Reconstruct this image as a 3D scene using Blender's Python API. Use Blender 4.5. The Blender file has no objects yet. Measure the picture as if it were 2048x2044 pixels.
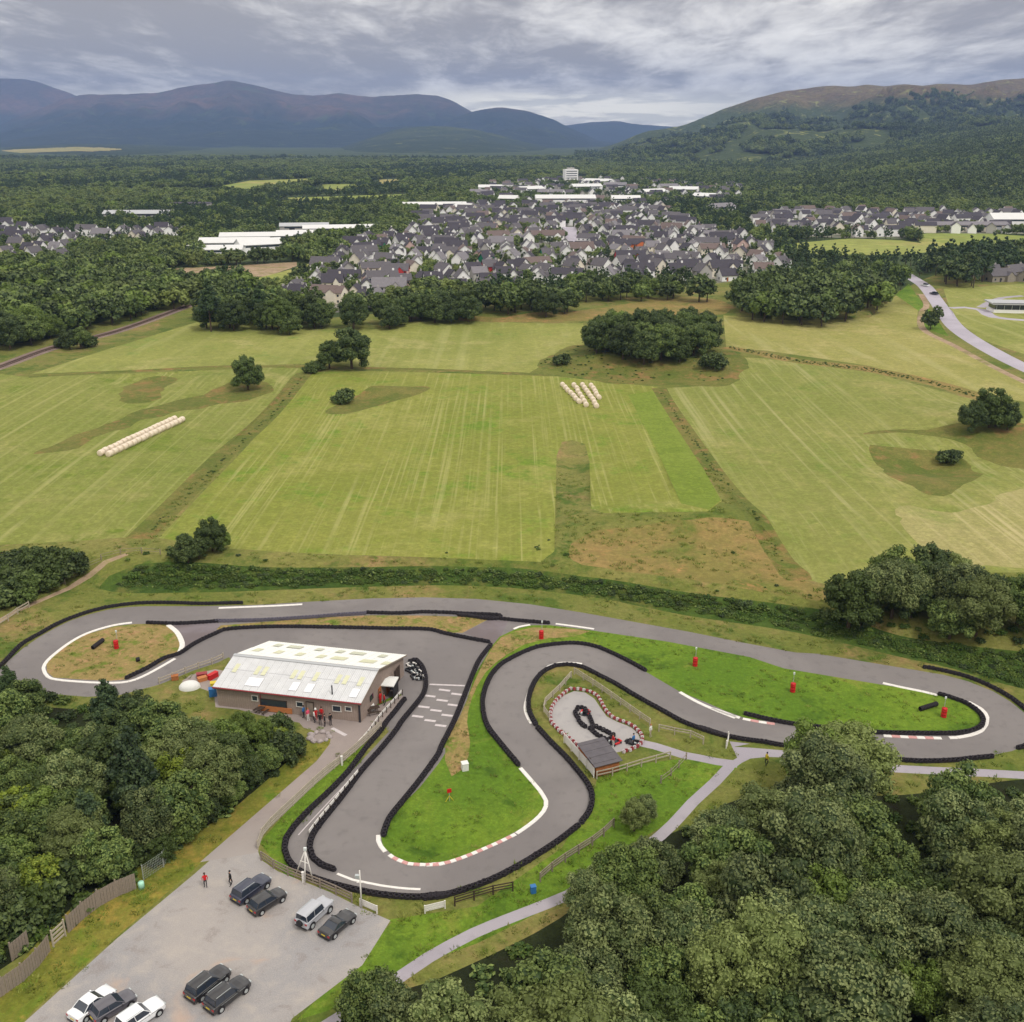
import bpy, bmesh, math, random
import numpy as np
from mathutils import Vector, Matrix, geometry, noise as mnoise
R_ = math.radians
scene = bpy.context.scene
rnd = random.Random(7)
nrs = np.random.RandomState(11)

# ------------------------------------------------------------------ camera
CAM_H, PITCH, FPX = 70.0, R_(19.7), 2095.0
cam_d = bpy.data.cameras.new("camera")
cam = bpy.data.objects.new("camera", cam_d)
scene.collection.objects.link(cam)
cam.location = (0, 0, CAM_H)
cam.rotation_euler = (math.pi / 2 - PITCH, 0, 0)
cam_d.sensor_fit = 'HORIZONTAL'
cam_d.sensor_width = 36.0
cam_d.lens = 36.0 * FPX / 2048.0
cam_d.clip_start = 0.5
cam_d.clip_end = 60000
scene.camera = cam
scene.render.resolution_x, scene.render.resolution_y = 1024, 1022
scene.view_settings.view_transform = 'Standard'
scene.view_settings.look = 'None'
scene.view_settings.exposure = 0.28
scene.view_settings.gamma = 1.0
scene.view_settings.use_curve_mapping = False
scene.cycles.use_denoising = True
scene.cycles.max_bounces = 4
scene.cycles.diffuse_bounces = 2
scene.cycles.glossy_bounces = 2
scene.cycles.transmission_bounces = 2
scene.cycles.volume_bounces = 1
scene.cycles.transparent_max_bounces = 4
scene.cycles.use_adaptive_sampling = True

# ------------------------------------------------------------------ sun and sky
SUN_EL, SUN_AZ = R_(56), R_(140)          # azimuth clockwise from +Y
sd = bpy.data.lights.new("sun", 'SUN')
sd.energy = 1.5
sd.angle = R_(11)
sd.color = (1.0, 0.96, 0.9)
so = bpy.data.objects.new("sun", sd)
scene.collection.objects.link(so)
sv = Vector((math.sin(SUN_AZ) * math.cos(SUN_EL), math.cos(SUN_AZ) * math.cos(SUN_EL), math.sin(SUN_EL)))
so.rotation_euler = sv.to_track_quat('Z', 'Y').to_euler()
so.location = (0, 0, 300)

class NG:
    """tiny node-graph writer"""
    def __init__(s, tree):
        s.t = tree; s.t.nodes.clear()
    def n(s, typ, inp=None, **kw):
        nd = s.t.nodes.new(typ)
        for k, v in kw.items(): setattr(nd, k, v)
        for k, v in (inp or {}).items():
            sk = nd.inputs[k]
            if isinstance(v, bpy.types.NodeSocket): s.t.links.new(v, sk)
            else: sk.default_value = v
        return nd
    def math(s, op, a, b=0.0, clamp=False):
        return s.n('ShaderNodeMath', {0: a, 1: b}, operation=op, use_clamp=clamp).outputs[0]
    def mix(s, f, a, b):
        m = s.n('ShaderNodeMix', None, data_type='RGBA')
        for i, v in ((0, f), (6, a), (7, b)):
            if isinstance(v, bpy.types.NodeSocket): s.t.links.new(v, m.inputs[i])
            elif i == 0: m.inputs[0].default_value = v
            else: m.inputs[i].default_value = (*v[:3], 1)
        return m.outputs[2]
    def noise(s, vec, scale, detail=3, rough=.55, dist=0.0):
        return s.n('ShaderNodeTexNoise', {'Vector': vec, 'Scale': scale, 'Detail': detail, 'Roughness': rough, 'Distortion': dist}).outputs[0]
    def step(s, v, lo, hi):
        return s.n('ShaderNodeMapRange', {0: v, 1: lo, 2: hi}, interpolation_type='SMOOTHSTEP').outputs[0]

def L(r, g, b):
    f = lambda c: (c / 255 / 12.92) if c <= 10.3 else ((c / 255 + .055) / 1.055) ** 2.4
    return (f(r), f(g), f(b))

HOFF = 1.7
world = bpy.data.worlds.new("World")
scene.world = world
world.use_nodes = True
g = NG(world.node_tree)
sky = g.n('ShaderNodeTexSky', sky_type='NISHITA')
sky.sun_disc = False
sky.sun_elevation = SUN_EL
sky.sun_rotation = SUN_AZ
sky.altitude = 250
tc = g.n('ShaderNodeTexCoord').outputs['Generated']
sp = g.n('ShaderNodeSeparateXYZ', {0: tc})
X, Y, Z = sp.outputs
zc = g.math('ADD', g.math('MAXIMUM', Z, 0.0), 0.085)
px = g.math('DIVIDE', X, zc); py = g.math('DIVIDE', Y, zc)
pl = g.n('ShaderNodeCombineXYZ', {0: g.math('MULTIPLY', px, 1.5), 1: g.math('MULTIPLY', py, .62), 2: 5.1}).outputs[0]
n1 = g.noise(pl, .62, 6, .58, .5)
n2 = g.noise(pl, 2.3, 5, .62, .3)
n3 = g.noise(pl, .2, 2, .5)
dens = g.math('ADD', g.math('MULTIPLY', n1, .42), g.math('ADD', g.math('MULTIPLY', n2, .32), g.math('MULTIPLY', n3, .28)))
cf = g.step(dens, .43, .62)
cloud = g.mix(cf, L(166, 158, 151), tuple(v * 1.12 for v in L(255, 249, 238)))
# the cloud base lifts towards the horizon: a clearer band just over the hills, broken by the same noise
hz = g.math('SUBTRACT', 1.0, g.step(Z, .024, .042))
hn = g.step(g.noise(g.n('ShaderNodeCombineXYZ', {0: g.math('ADD', g.math('MULTIPLY', X, 2.2), HOFF), 1: g.math('MULTIPLY', Y, 2.2), 2: g.math('MULTIPLY', Z, 18)}).outputs[0], 1.5, 5, .6), .45, .56)
cloud = g.mix(g.math('MULTIPLY', g.math('MULTIPLY', hz, hn), .9), cloud, L(255, 250, 232))
# a tear in the overcast low over the glen, straight ahead and a little to the right
az = g.n('ShaderNodeMath', {0: X, 1: Y}, operation='ARCTAN2').outputs[0]
gw = g.math('SUBTRACT', 1.0, g.step(g.math('ABSOLUTE', g.math('SUBTRACT', az, .055)), .06, .19))
gn = g.noise(g.n('ShaderNodeCombineXYZ', {0: g.math('MULTIPLY', az, 9.0), 1: g.math('MULTIPLY', Z, 75), 2: 2.0}).outputs[0], 1.3, 5, .6, .3)
gh = g.math('MULTIPLY', g.step(Z, .042, .030), g.step(gn, .40, .56))
cloud = g.mix(g.math('MULTIPLY', gw, gh), cloud, tuple(v * 1.5 for v in L(255, 247, 226)))
up = g.math('ADD', 1.0, g.math('MULTIPLY', g.step(Z, .1, .9), .5))     # overcast brightens towards the zenith
cl2 = g.n('ShaderNodeVectorMath', {0: cloud, 'Scale': g.math('MULTIPLY', up, 10.0)}, operation='SCALE').outputs[0]
col = g.mix(.93, sky.outputs[0], cl2)
bg = g.n('ShaderNodeBackground', {'Color': col, 'Strength': 0.1})
g.n('ShaderNodeOutputWorld', {0: bg.outputs[0]})

# ------------------------------------------------------------------ photograph geometry -> places on the ground
def at(px, py, z=0.0):
    x = (px - 1024) / FPX; y = (1022 - py) / FPX
    dy = math.cos(PITCH) + y * math.sin(PITCH); dz = -math.sin(PITCH) + y * math.cos(PITCH)
    t = (z - CAM_H) / dz
    return (x * t, dy * t)
def ray(px, py, Yd):
    """height and x on the ray at ground distance Yd"""
    x = (px - 1024) / FPX; y = (1022 - py) / FPX
    dy = math.cos(PITCH) + y * math.sin(PITCH); dz = -math.sin(PITCH) + y * math.cos(PITCH)
    t = Yd / dy
    return (x * t, CAM_H + dz * t)
CROPS = {'F': (0, 0, 1.0), 'D': (0, 0, 2048 / 1932), '1': (0, 1150, .26915), '2': (400, 1200, .31056), '3': (900, 1180, .31056),
         '4': (1400, 1180, .3354), '5': (400, 1450, .2588), '6': (850, 1400, .28468), '7': (0, 1650, .2588), '8': (300, 1700, .2588),
         'a': (400, 1260, .15528), 'b': (650, 1280, .1294), 'c': (700, 1700, .41408), 'l': (0, 600, .53), 'r': (1024, 600, .53)}
def P(txt):
    """'5: 10,20 30,40 | 2: 5,6' -> list of photograph pixels"""
    out = []
    for seg in txt.split('|'):
        k, rest = seg.split(':')
        ox, oy, s = CROPS[k.strip()]
        for w in rest.split():
            a, b = w.split(',')
            out.append((ox + float(a) * s, oy + float(b) * s))
    return out

def sstep(t):
    t = np.clip(t, 0, 1); return t * t * (3 - 2 * t)
_ex = [at(*p) for p in P('D: -500,1125 0,1120 180,1112 350,1116 700,1108 900,1108 1100,1124 1300,1160 1500,1188 1700,1225 2300,1330')]
EX = np.array([p[0] for p in _ex]); EY = np.array([p[1] for p in _ex])
MOUNDS = []     # x, y, sx, sy, h, rot
def hgt(x, y):
    x = np.asarray(x, float); y = np.asarray(y, float)
    ye = np.interp(x, EX, EY)
    h = 2.6 * sstep((y - ye) / 8.0)
    m = sstep((y - ye - 12) / 30.0)
    h = h + m * (0.7 * np.sin(x * .021 + 1.3) * np.sin(y * .017) + .4 * np.sin(x * .05 + y * .03))
    for (mx, my, sx, sy, hh, r) in MOUNDS:
        dx, dy = x - mx, y - my
        u = dx * math.cos(r) + dy * math.sin(r); v = -dx * math.sin(r) + dy * math.cos(r)
        h = h + hh * np.exp(-(u / sx) ** 2 - (v / sy) ** 2)
    h = h + DITCH(x, y)
    return h
_ditch = None
def DITCH(x, y):
    if _ditch is None: return np.zeros_like(x)
    out = np.zeros_like(x)
    near = (y < 140) & (y > 60) & (np.abs(x) < 45)
    if near.any():
        xs, ys = (x[near], y[near]) if x.ndim else (x, y)
        d = np.full(np.shape(xs), 1e9)
        for (a, b) in zip(_ditch[:-1], _ditch[1:]):
            ax, ay = a; bx, by = b; L2 = (bx - ax) ** 2 + (by - ay) ** 2
            t = np.clip(((xs - ax) * (bx - ax) + (ys - ay) * (by - ay)) / L2, 0, 1)
            d = np.minimum(d, np.hypot(xs - ax - t * (bx - ax), ys - ay - t * (by - ay)))
        v = -.55 * np.exp(-(d / .75) ** 2)
        if x.ndim: out[near] = v
        else: out = v
    return out
def G(px, py, z=0.0):
    """ground point seen at a photograph pixel (z: height above the ground)"""
    h = 0.0
    for _ in range(12):
        x, y = at(px, py, h + z)
        h = .5 * h + .5 * float(hgt(x, y))
    x, y = at(px, py, h + z)
    return (x, y)
def GD(dx, dy, z=0.0):
    return G(dx * 2048 / 1932, dy * 2048 / 1932, z)
def W(txt, z=0.0):
    return [G(a, b, z) for a, b in P(txt)]
def hz_(x, y): return float(hgt(x, y))
def v3(p, dz=0.0): return Vector((p[0], p[1], hz_(p[0], p[1]) + dz))

def smooth(pts, closed=False, step=2.0):
    n = len(pts); out = []
    rng = range(n if closed else n - 1)
    for i in rng:
        if closed: p0, p1, p2, p3 = (pts[(i + k) % n] for k in (-1, 0, 1, 2))
        else: p0, p1, p2, p3 = pts[max(i - 1, 0)], pts[i], pts[i + 1], pts[min(i + 2, n - 1)]
        d = math.hypot(p2[0] - p1[0], p2[1] - p1[1])
        # centripetal-like: plain Catmull-Rom with tangents limited by the segment
        def tan(a, b, c):
            tx, ty = (c[0] - a[0]), (c[1] - a[1]); l = math.hypot(tx, ty) or 1
            return tx / l, ty / l
        t1 = tan(p0, p1, p2); t2 = tan(p1, p2, p3)
        k = max(1, int(d / step))
        for j in range(k):
            t = j / k; h00 = 2*t**3-3*t*t+1; h10 = t**3-2*t*t+t; h01 = -2*t**3+3*t*t; h11 = t**3-t*t
            out.append(tuple(h00*p1[c]+h10*d*t1[c]+h01*p2[c]+h11*d*t2[c] for c in (0, 1)))
    if not closed: out.append(pts[-1])
    return out
def resample(pts, step):
    """points every `step` metres along a polyline, with heading"""
    out = []; acc = 0.0
    for a, b in zip(pts[:-1], pts[1:]):
        d = math.hypot(b[0]-a[0], b[1]-a[1])
        if d < 1e-6: continue
        ang = math.atan2(b[1]-a[1], b[0]-a[0])
        while acc <= d:
            t = acc / d; out.append((a[0]+(b[0]-a[0])*t, a[1]+(b[1]-a[1])*t, ang)); acc += step
        acc -= d
    return out
def offs(pts, d):
    out = []
    for i, p in enumerate(pts):
        a = pts[max(i-1, 0)]; b = pts[min(i+1, len(pts)-1)]
        l = math.hypot(b[0]-a[0], b[1]-a[1]) or 1
        out.append((p[0] - (b[1]-a[1])/l*d, p[1] + (b[0]-a[0])/l*d))
    return out
def strip(pts, w):
    return offs(pts, w/2) + offs(pts, -w/2)[::-1]
def inpoly(x, y, poly):
    x = np.asarray(x); y = np.asarray(y); c = np.zeros(x.shape, bool)
    n = len(poly); j = n - 1
    for i in range(n):
        xi, yi = poly[i]; xj, yj = poly[j]
        if yi != yj:
            c ^= ((yi > y) != (yj > y)) & (x < (xj - xi) * (y - yi) / (yj - yi) + xi)
        j = i
    return c

# ------------------------------------------------------------------ materials
MATS = {}
def newmat(name):
    m = bpy.data.materials.new(name); m.use_nodes = True
    MATS[name] = m
    return m, NG(m.node_tree)
def finish(g, col, rough=.85, spec=.25, bump=None, bstr=.3, bdist=.05, metal=0.0):
    inp = {'Base Color': col if isinstance(col, bpy.types.NodeSocket) else (*col, 1), 'Roughness': rough, 'Metallic': metal}
    inp['Specular IOR Level'] = spec
    if bump is not None:
        inp['Normal'] = g.n('ShaderNodeBump', {'Height': bump, 'Strength': bstr, 'Distance': bdist}).outputs[0]
    b = g.n('ShaderNodeBsdfPrincipled', inp)
    g.n('ShaderNodeOutputMaterial', {0: b.outputs[0]})
def pos(g): return g.n('ShaderNodeNewGeometry').outputs['Position']

def ground_mat(name, c1, c2, c3=None, big=.06, mid=.5, fine=6.0, stripe=None, c4=None, t4=(.6, .7), rough=.95, bstr=.5, bd=.12, t3=(.5, .66)):
    """stripe = (heading of the stripes in degrees from +Y, spacing, strength, light colour)"""
    m, g = newmat(name)
    p = pos(g)
    nb = g.noise(p, big, 4, .6, .4); nm = g.noise(p, mid, 4, .65); nf = g.noise(p, fine, 3, .7)
    f = g.math('ADD', g.math('MULTIPLY', nb, .5), g.math('ADD', g.math('MULTIPLY', nm, .3), g.math('MULTIPLY', nf, .2)))
    col = g.mix(g.step(f, .4, .6), c1, c2)
    if c3 is not None:
        col = g.mix(g.step(g.math('ADD', g.math('MULTIPLY', g.noise(p, big * 1.7, 5, .65, .6), .7), g.math('MULTIPLY', nm, .3)), *t3), col, c3)
    if c4 is not None:
        q = g.n('ShaderNodeVectorMath', {0: p, 1: (57, 31, 0)}).outputs[0]
        col = g.mix(g.step(g.math('ADD', g.math('MULTIPLY', g.noise(q, big * 2.3, 5, .7, .5), .6), g.math('MULTIPLY', nm, .4)), *t4), col, c4)
    fv = g.math('MULTIPLY', g.step(g.noise(p, fine * .45, 4, .75), .3, .7), g.step(g.noise(p, mid * 2.2, 4, .7, .3), .2, .75))
    col = g.n('ShaderNodeVectorMath', {0: col, 'Scale': g.math('ADD', .80, g.math('MULTIPLY', fv, .5))}, operation='SCALE').outputs[0]
    if stripe:
        ang, sc, st, lc = stripe
        mp = g.n('ShaderNodeMapping', {'Vector': p, 'Rotation': (0, 0, R_(ang)), 'Scale': (1 / sc, 1 / (sc * 220), 1)}, vector_type='POINT')
        ns = g.noise(mp.outputs[0], 1.0, 2, .6)
        mp2 = g.n('ShaderNodeMapping', {'Vector': p, 'Rotation': (0, 0, R_(ang)), 'Scale': (.16 / sc, .02 / sc, 1)}, vector_type='POINT')
        nl = g.step(g.noise(mp2.outputs[0], 1.0, 3, .6), .38, .62)
        s = g.math('MULTIPLY', g.step(ns, .50, .68), g.math('MULTIPLY', g.math('ADD', .35, nl), st), True)
        col = g.mix(s, col, lc)
        d = g.math('MULTIPLY', g.step(ns, .46, .30), g.math('MULTIPLY', nl, st * .55), True)
        col = g.mix(d, col, tuple(v * .62 for v in c1))
    finish(g, col, rough, .15, g.math('ADD', nf, g.math('MULTIPLY', nm, 2)), bstr, bd)
    return m

def flat_mat(name, col, rough=.6, spec=.4, var=.12, sc=3.0, metal=0.0, bump=0.0):
    m, g = newmat(name)
    p = g.n('ShaderNodeTexCoord').outputs['Object']
    n = g.noise(p, sc, 4, .6)
    c = g.mix(n, tuple(v * (1 - var * 1.5) for v in col), tuple(min(1, v * (1 + var * 1.5)) for v in col))
    finish(g, c, rough, spec, n if bump else None, bump, .02, metal)
    return m

ground_mat('rough grass', L(104, 112, 50), L(130, 126, 70), L(146, 122, 82), .035, .35, 4, c4=L(80, 100, 38), t4=(.48, .62))
ground_mat('lush grass', L(88, 118, 34), L(110, 134, 42), L(136, 138, 62), .05, .5, 5, c4=L(66, 94, 26), t4=(.5, .64), t3=(.54, .7))
ground_mat('dry grass', L(140, 124, 76), L(150, 132, 84), L(104, 120, 46), .16, .8, 5, c4=L(164, 132, 94), t4=(.5, .62), t3=(.48, .6))
ground_mat('verge grass', L(104, 112, 40), L(132, 126, 56), L(94, 120, 36), .08, .5, 5, c4=L(146, 128, 60), t4=(.5, .62))
fg = dict(big=.022, mid=.25, fine=2.6, bstr=.25)
ground_mat('mown field centre', L(124, 131, 56), L(135, 138, 65), L(146, 146, 78), stripe=(1.9, .75, .34, L(174, 170, 112)), c4=L(106, 130, 42), t4=(.5, .64), **fg)
ground_mat('mown field left', L(120, 129, 60), L(132, 136, 70), L(148, 145, 86), stripe=(22, 1.1, .34, L(170, 166, 110)), c4=L(106, 122, 44), t4=(.5, .64), **fg)
ground_mat('mown field far', L(128, 134, 66), L(144, 146, 78), L(155, 152, 92), stripe=(60, 4, .3, L(168, 166, 110)), c4=L(116, 134, 60), t4=(.54, .66), **fg)
ground_mat('mown field right', L(124, 131, 64), L(136, 138, 74), L(151, 147, 88), stripe=(-10, 1.1, .34, L(170, 166, 116)), c4=L(112, 128, 54), t4=(.52, .66), **fg)
ground_mat('mown field top right', L(140, 140, 74), L(153, 148, 86), L(164, 155, 98), stripe=(75, 5, .25, L(172, 166, 116)), **fg)
ground_mat('bright grass strip', L(110, 128, 46), L(120, 136, 54), None, .05, .3, 3, stripe=(1.9, 2, .15, L(146, 156, 76)))
ground_mat('cut hay', L(146, 144, 86), L(162, 154, 102), L(132, 140, 74), .03, .3, 3, stripe=(-28, 1.6, .6, L(186, 174, 128)))
ground_mat('bracken bank', L(126, 118, 64), L(146, 124, 76), L(100, 110, 48), .05, .3, 3, c4=L(170, 128, 84), t4=(.54, .66))
ground_mat('rough pasture', L(92, 104, 44), L(118, 114, 60), L(140, 112, 70), .06, .4, 4)
ground_mat('scrub soil', L(56, 78, 30), L(76, 96, 38), L(104, 104, 52), .08, .5, 4)
ground_mat('woodland floor', L(34, 40, 22), L(48, 56, 28), L(38, 36, 24), .08, .5, 4)
ground_mat('forest floor', L(50, 64, 36), L(70, 84, 46), L(84, 94, 50), .006, .05, .6)
ground_mat('garden plots', L(110, 110, 96), L(92, 108, 58), L(160, 154, 140), .02, .09, .8, c4=L(136, 132, 124), t4=(.46, .58))
ground_mat('far pasture', L(146, 150, 80), L(128, 142, 68), L(164, 154, 94), .004, .03, .3)
ground_mat('stubble', L(168, 152, 100), L(150, 146, 84), L(110, 120, 70), .004, .03, .3)
ground_mat('bare earth', L(170, 148, 124), L(150, 128, 102), L(130, 126, 76), .03, .2, 1)
ground_mat('railway ballast', L(122, 106, 100), L(142, 124, 114), None, .2, 1, 6)

def asphalt(name, c1, c2, c3, fine=14, streak=None):
    m, g = newmat(name); p = pos(g)
    nb = g.noise(p, .06, 4, .6, .5); nm = g.noise(p, .7, 4, .6); nf = g.noise(p, fine, 2, .8)
    col = g.mix(g.step(nb, .38, .62), c1, c2)
    col = g.mix(g.math('MULTIPLY', g.step(nm, .5, .75), .6), col, c3)
    col = g.mix(g.math('MULTIPLY', g.step(nf, .35, .75), .35), col, tuple(v * 1.35 for v in c2))
    finish(g, col, .8, .3, nf, .25, .02)
asphalt('track asphalt', L(113, 108, 107), L(124, 119, 117), L(101, 97, 96))
asphalt('old asphalt', L(104, 94, 94), L(122, 114, 118), L(104, 96, 100))
asphalt('drive asphalt', L(142, 131, 126), L(154, 143, 137), L(130, 120, 118))
def worn_in(matname, pt, span, c_in):
    # gravel carried from the car park onto the drive, fading out with distance
    t = MATS[matname].node_tree; b = [n for n in t.nodes if n.type == 'BSDF_PRINCIPLED'][0]
    g = NG.__new__(NG); g.t = t
    old = b.inputs['Base Color'].links[0].from_socket; p = g.n('ShaderNodeNewGeometry').outputs['Position']
    y = g.n('ShaderNodeSeparateXYZ', {0: p}).outputs[1]
    v = g.math('ADD', y, g.math('MULTIPLY', g.noise(p, .5, 5, .7), 9.0))
    f = g.step(v, pt + span + 4.5, pt + 4.5)
    t.links.new(g.mix(f, old, c_in), b.inputs['Base Color'])
worn_in('drive asphalt', at(*P('5: 250,1000')[0])[1], 9.0, L(157, 149, 144))
asphalt('road asphalt', L(160, 154, 164), L(172, 166, 176), L(150, 144, 152))
asphalt('path tarmac', L(150, 144, 152), L(162, 156, 162), L(138, 132, 138))
asphalt('mini concrete', L(148, 145, 144), L(162, 158, 156), L(130, 127, 130))
m, g = newmat('gravel'); p = pos(g)
nb = g.noise(p, .05, 5, .6, .8); nm = g.noise(p, .45, 5, .65, .4); nf = g.noise(p, 9, 3, .8)
c = g.mix(g.step(nb, .36, .64), L(158, 152, 148), L(145, 143, 144))
c = g.mix(g.math('MULTIPLY', g.step(nm, .48, .68), .6), c, L(170, 162, 154))
c = g.mix(g.math('MULTIPLY', g.step(nm, .46, .32), .45), c, L(122, 112, 108))
c = g.mix(g.math('MULTIPLY', g.step(nf, .4, .7), .3), c, L(200, 192, 184))
cr = g.n('ShaderNodeVectorMath', {0: p, 1: (-13.5, -80, 0)}).outputs[0]
c = g.mix(g.math('MULTIPLY', g.step(g.noise(cr, .12, 4, .6, .6), .58, .70), .6), c, L(186, 158, 138))
finish(g, c, .95, .15, nf, .4, .03)

flat_mat('tyre rubber', L(44, 40, 44), .8, .25, .55, 1.6)
flat_mat('grey tyre rubber', L(96, 92, 104), .75, .3, .4, 1)
flat_mat('white paint', L(226, 222, 216), .6, .4, .14, 1.5)
flat_mat('worn white paint', L(196, 188, 188), .8, .2, .2, 2.5)
flat_mat('faded red paint', L(200, 150, 146), .7, .3, .2, 2)
flat_mat('red paint', L(196, 30, 34), .5, .4, .15)
flat_mat('dark red paint', L(146, 56, 60), .55, .4, .2)
flat_mat('pale timber', L(176, 166, 150), .85, .2, .22, 4, bump=.2)
flat_mat('grey timber', L(142, 130, 118), .85, .2, .25, 5, bump=.2)
flat_mat('brown timber', L(164, 104, 64), .8, .2, .25, 4)
flat_mat('orange timber', L(184, 118, 70), .7, .3, .2, 4)
flat_mat('dark timber', L(70, 58, 50), .8, .2, .2, 4)
flat_mat('galvanised steel', L(186, 192, 192), .45, .5, .1, 2, metal=.3)
flat_mat('dark metal', L(44, 44, 50), .5, .5, .1)
flat_mat('blue plastic', L(50, 110, 170), .5, .4, .1)
flat_mat('yellow plastic', L(214, 190, 50), .5, .4, .1)
flat_mat('pale plastic', L(210, 216, 214), .5, .4, .1)
flat_mat('black plastic', L(30, 30, 34), .5, .4, .1)
flat_mat('window glass', L(46, 54, 66), .12, .8, .1)
flat_mat('slate roof', L(94, 90, 94), .75, .3, .22, 1.2)
flat_mat('dark slate roof', L(68, 64, 72), .75, .3, .22, 1.2)
flat_mat('pale slate roof', L(124, 120, 124), .75, .3, .18, 1.2)
flat_mat('brown tile roof', L(112, 98, 94), .8, .25, .2, 1.2)
flat_mat('white render wall', L(252, 250, 246), .85, .2, .07, .5)
flat_mat('cream render wall', L(232, 224, 206), .85, .2, .07, .5)
flat_mat('grey render wall', L(176, 172, 168), .85, .2, .07, .5)
flat_mat('orange render wall', L(208, 120, 76), .85, .2, .07, .5)
flat_mat('red render wall', L(186, 60, 60), .85, .2, .07, .5)
flat_mat('pink render wall', L(206, 176, 168), .85, .2, .07, .5)
flat_mat('green netting', L(30, 120, 84), .8, .2, .1)
flat_mat('stone wall', L(150, 142, 132), .9, .15, .25, 2)
flat_mat('white sheet roof', L(216, 216, 214), .5, .4, .05, .3)
flat_mat('grey sheet roof', L(176, 178, 180), .5, .4, .08, .3)
flat_mat('blue cladding', L(40, 130, 200), .5, .4, .05, .3)
flat_mat('wrap film', L(224, 208, 186), .45, .5, .12, 2)
flat_mat('bark', L(84, 72, 60), .9, .1, .3, 6)
flat_mat('skin', L(208, 164, 140), .6, .3, .05)
flat_mat('canvas white', L(222, 222, 218), .8, .2, .06)
flat_mat('granite boulder', L(160, 150, 148), .9, .2, .25, 2, bump=.3)

flat_mat('shed cladding', L(160, 144, 134), .85, .2, .22, 3)
flat_mat('shed front roof shaded', L(204, 205, 206), .55, .4, .12, .8)  # same white roof, greyed: the front slope's shade is put into the colour
flat_mat('shed back roof lit', L(236, 236, 230), .45, .5, .07, .8)  # whiter copy: the light on the back slope is put into the colour
flat_mat('rooflight yellow', L(208, 208, 176), .4, .5, .1, 1)
flat_mat('rooflight white', L(236, 236, 240), .4, .5, .05, 1)
flat_mat('rooflight grey', L(198, 200, 178), .4, .5, .1, 1)
flat_mat('pale green plastic', L(170, 224, 200), .5, .4, .05)
flat_mat('pink cloth', L(226, 90, 120), .8, .2, .05)
flat_mat('tail lamp', L(170, 20, 30), .3, .6, .05)
flat_mat('rusty rail', L(120, 96, 88), .6, .4, .2)
for nm_, c_ in (('navy paint', (38, 44, 66)), ('black paint', (30, 30, 34)), ('silver paint', (176, 178, 184)), ('white car paint', (232, 234, 236)), ('grey paint', (84, 82, 90))):
    m, g = newmat(nm_)
    b = g.n('ShaderNodeBsdfPrincipled', {'Base Color': (*L(*c_), 1), 'Roughness': .35, 'Specular IOR Level': .5, 'Coat Weight': 1.0, 'Coat Roughness': .06})
    g.n('ShaderNodeOutputMaterial', {0: b.outputs[0]})

def leaf_mat(name, dark, light, hue):
    m, g = newmat(name)
    a = g.n('ShaderNodeAttribute', attribute_name='tint').outputs['Fac']
    r = g.n('ShaderNodeObjectInfo').outputs['Random']
    col = g.mix(a, dark, light)
    col = g.mix(g.math('MULTIPLY', g.step(r, .45, 1.0), .6), col, hue)
    v = g.math('ADD', .72, g.math('MULTIPLY', g.math('FRACT', g.math('MULTIPLY', r, 7.31)), .5))
    col = g.n('ShaderNodeVectorMath', {0: col, 'Scale': v}, operation='SCALE').outputs[0]
    b = g.n('ShaderNodeBsdfPrincipled', {'Base Color': col, 'Roughness': .6, 'Specular IOR Level': .25})
    tr = g.n('ShaderNodeBsdfTranslucent', {'Color': col})
    ms = g.n('ShaderNodeMixShader', {0: .12, 1: b.outputs[0], 2: tr.outputs[0]})
    g.n('ShaderNodeOutputMaterial', {0: ms.outputs[0]})
leaf_mat('willow leaf', L(64, 80, 44), L(140, 150, 96), L(122, 134, 70))
leaf_mat('broad leaf', L(60, 80, 38), L(128, 144, 78), L(104, 124, 46))
leaf_mat('dark leaf', L(52, 68, 36), L(100, 114, 64), L(86, 104, 46))
leaf_mat('yellow leaf', L(88, 106, 36), L(136, 148, 56), L(134, 148, 44))
leaf_mat('pine needle', L(48, 66, 42), L(88, 106, 66), L(70, 90, 48))
leaf_mat('valley leaf', L(72, 90, 46), L(128, 142, 80), L(126, 136, 66))
leaf_mat('grass blade', L(84, 108, 34), L(128, 142, 56), L(140, 136, 70))
leaf_mat('bracken leaf', L(60, 84, 32), L(108, 128, 52), L(86, 98, 38))

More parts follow.
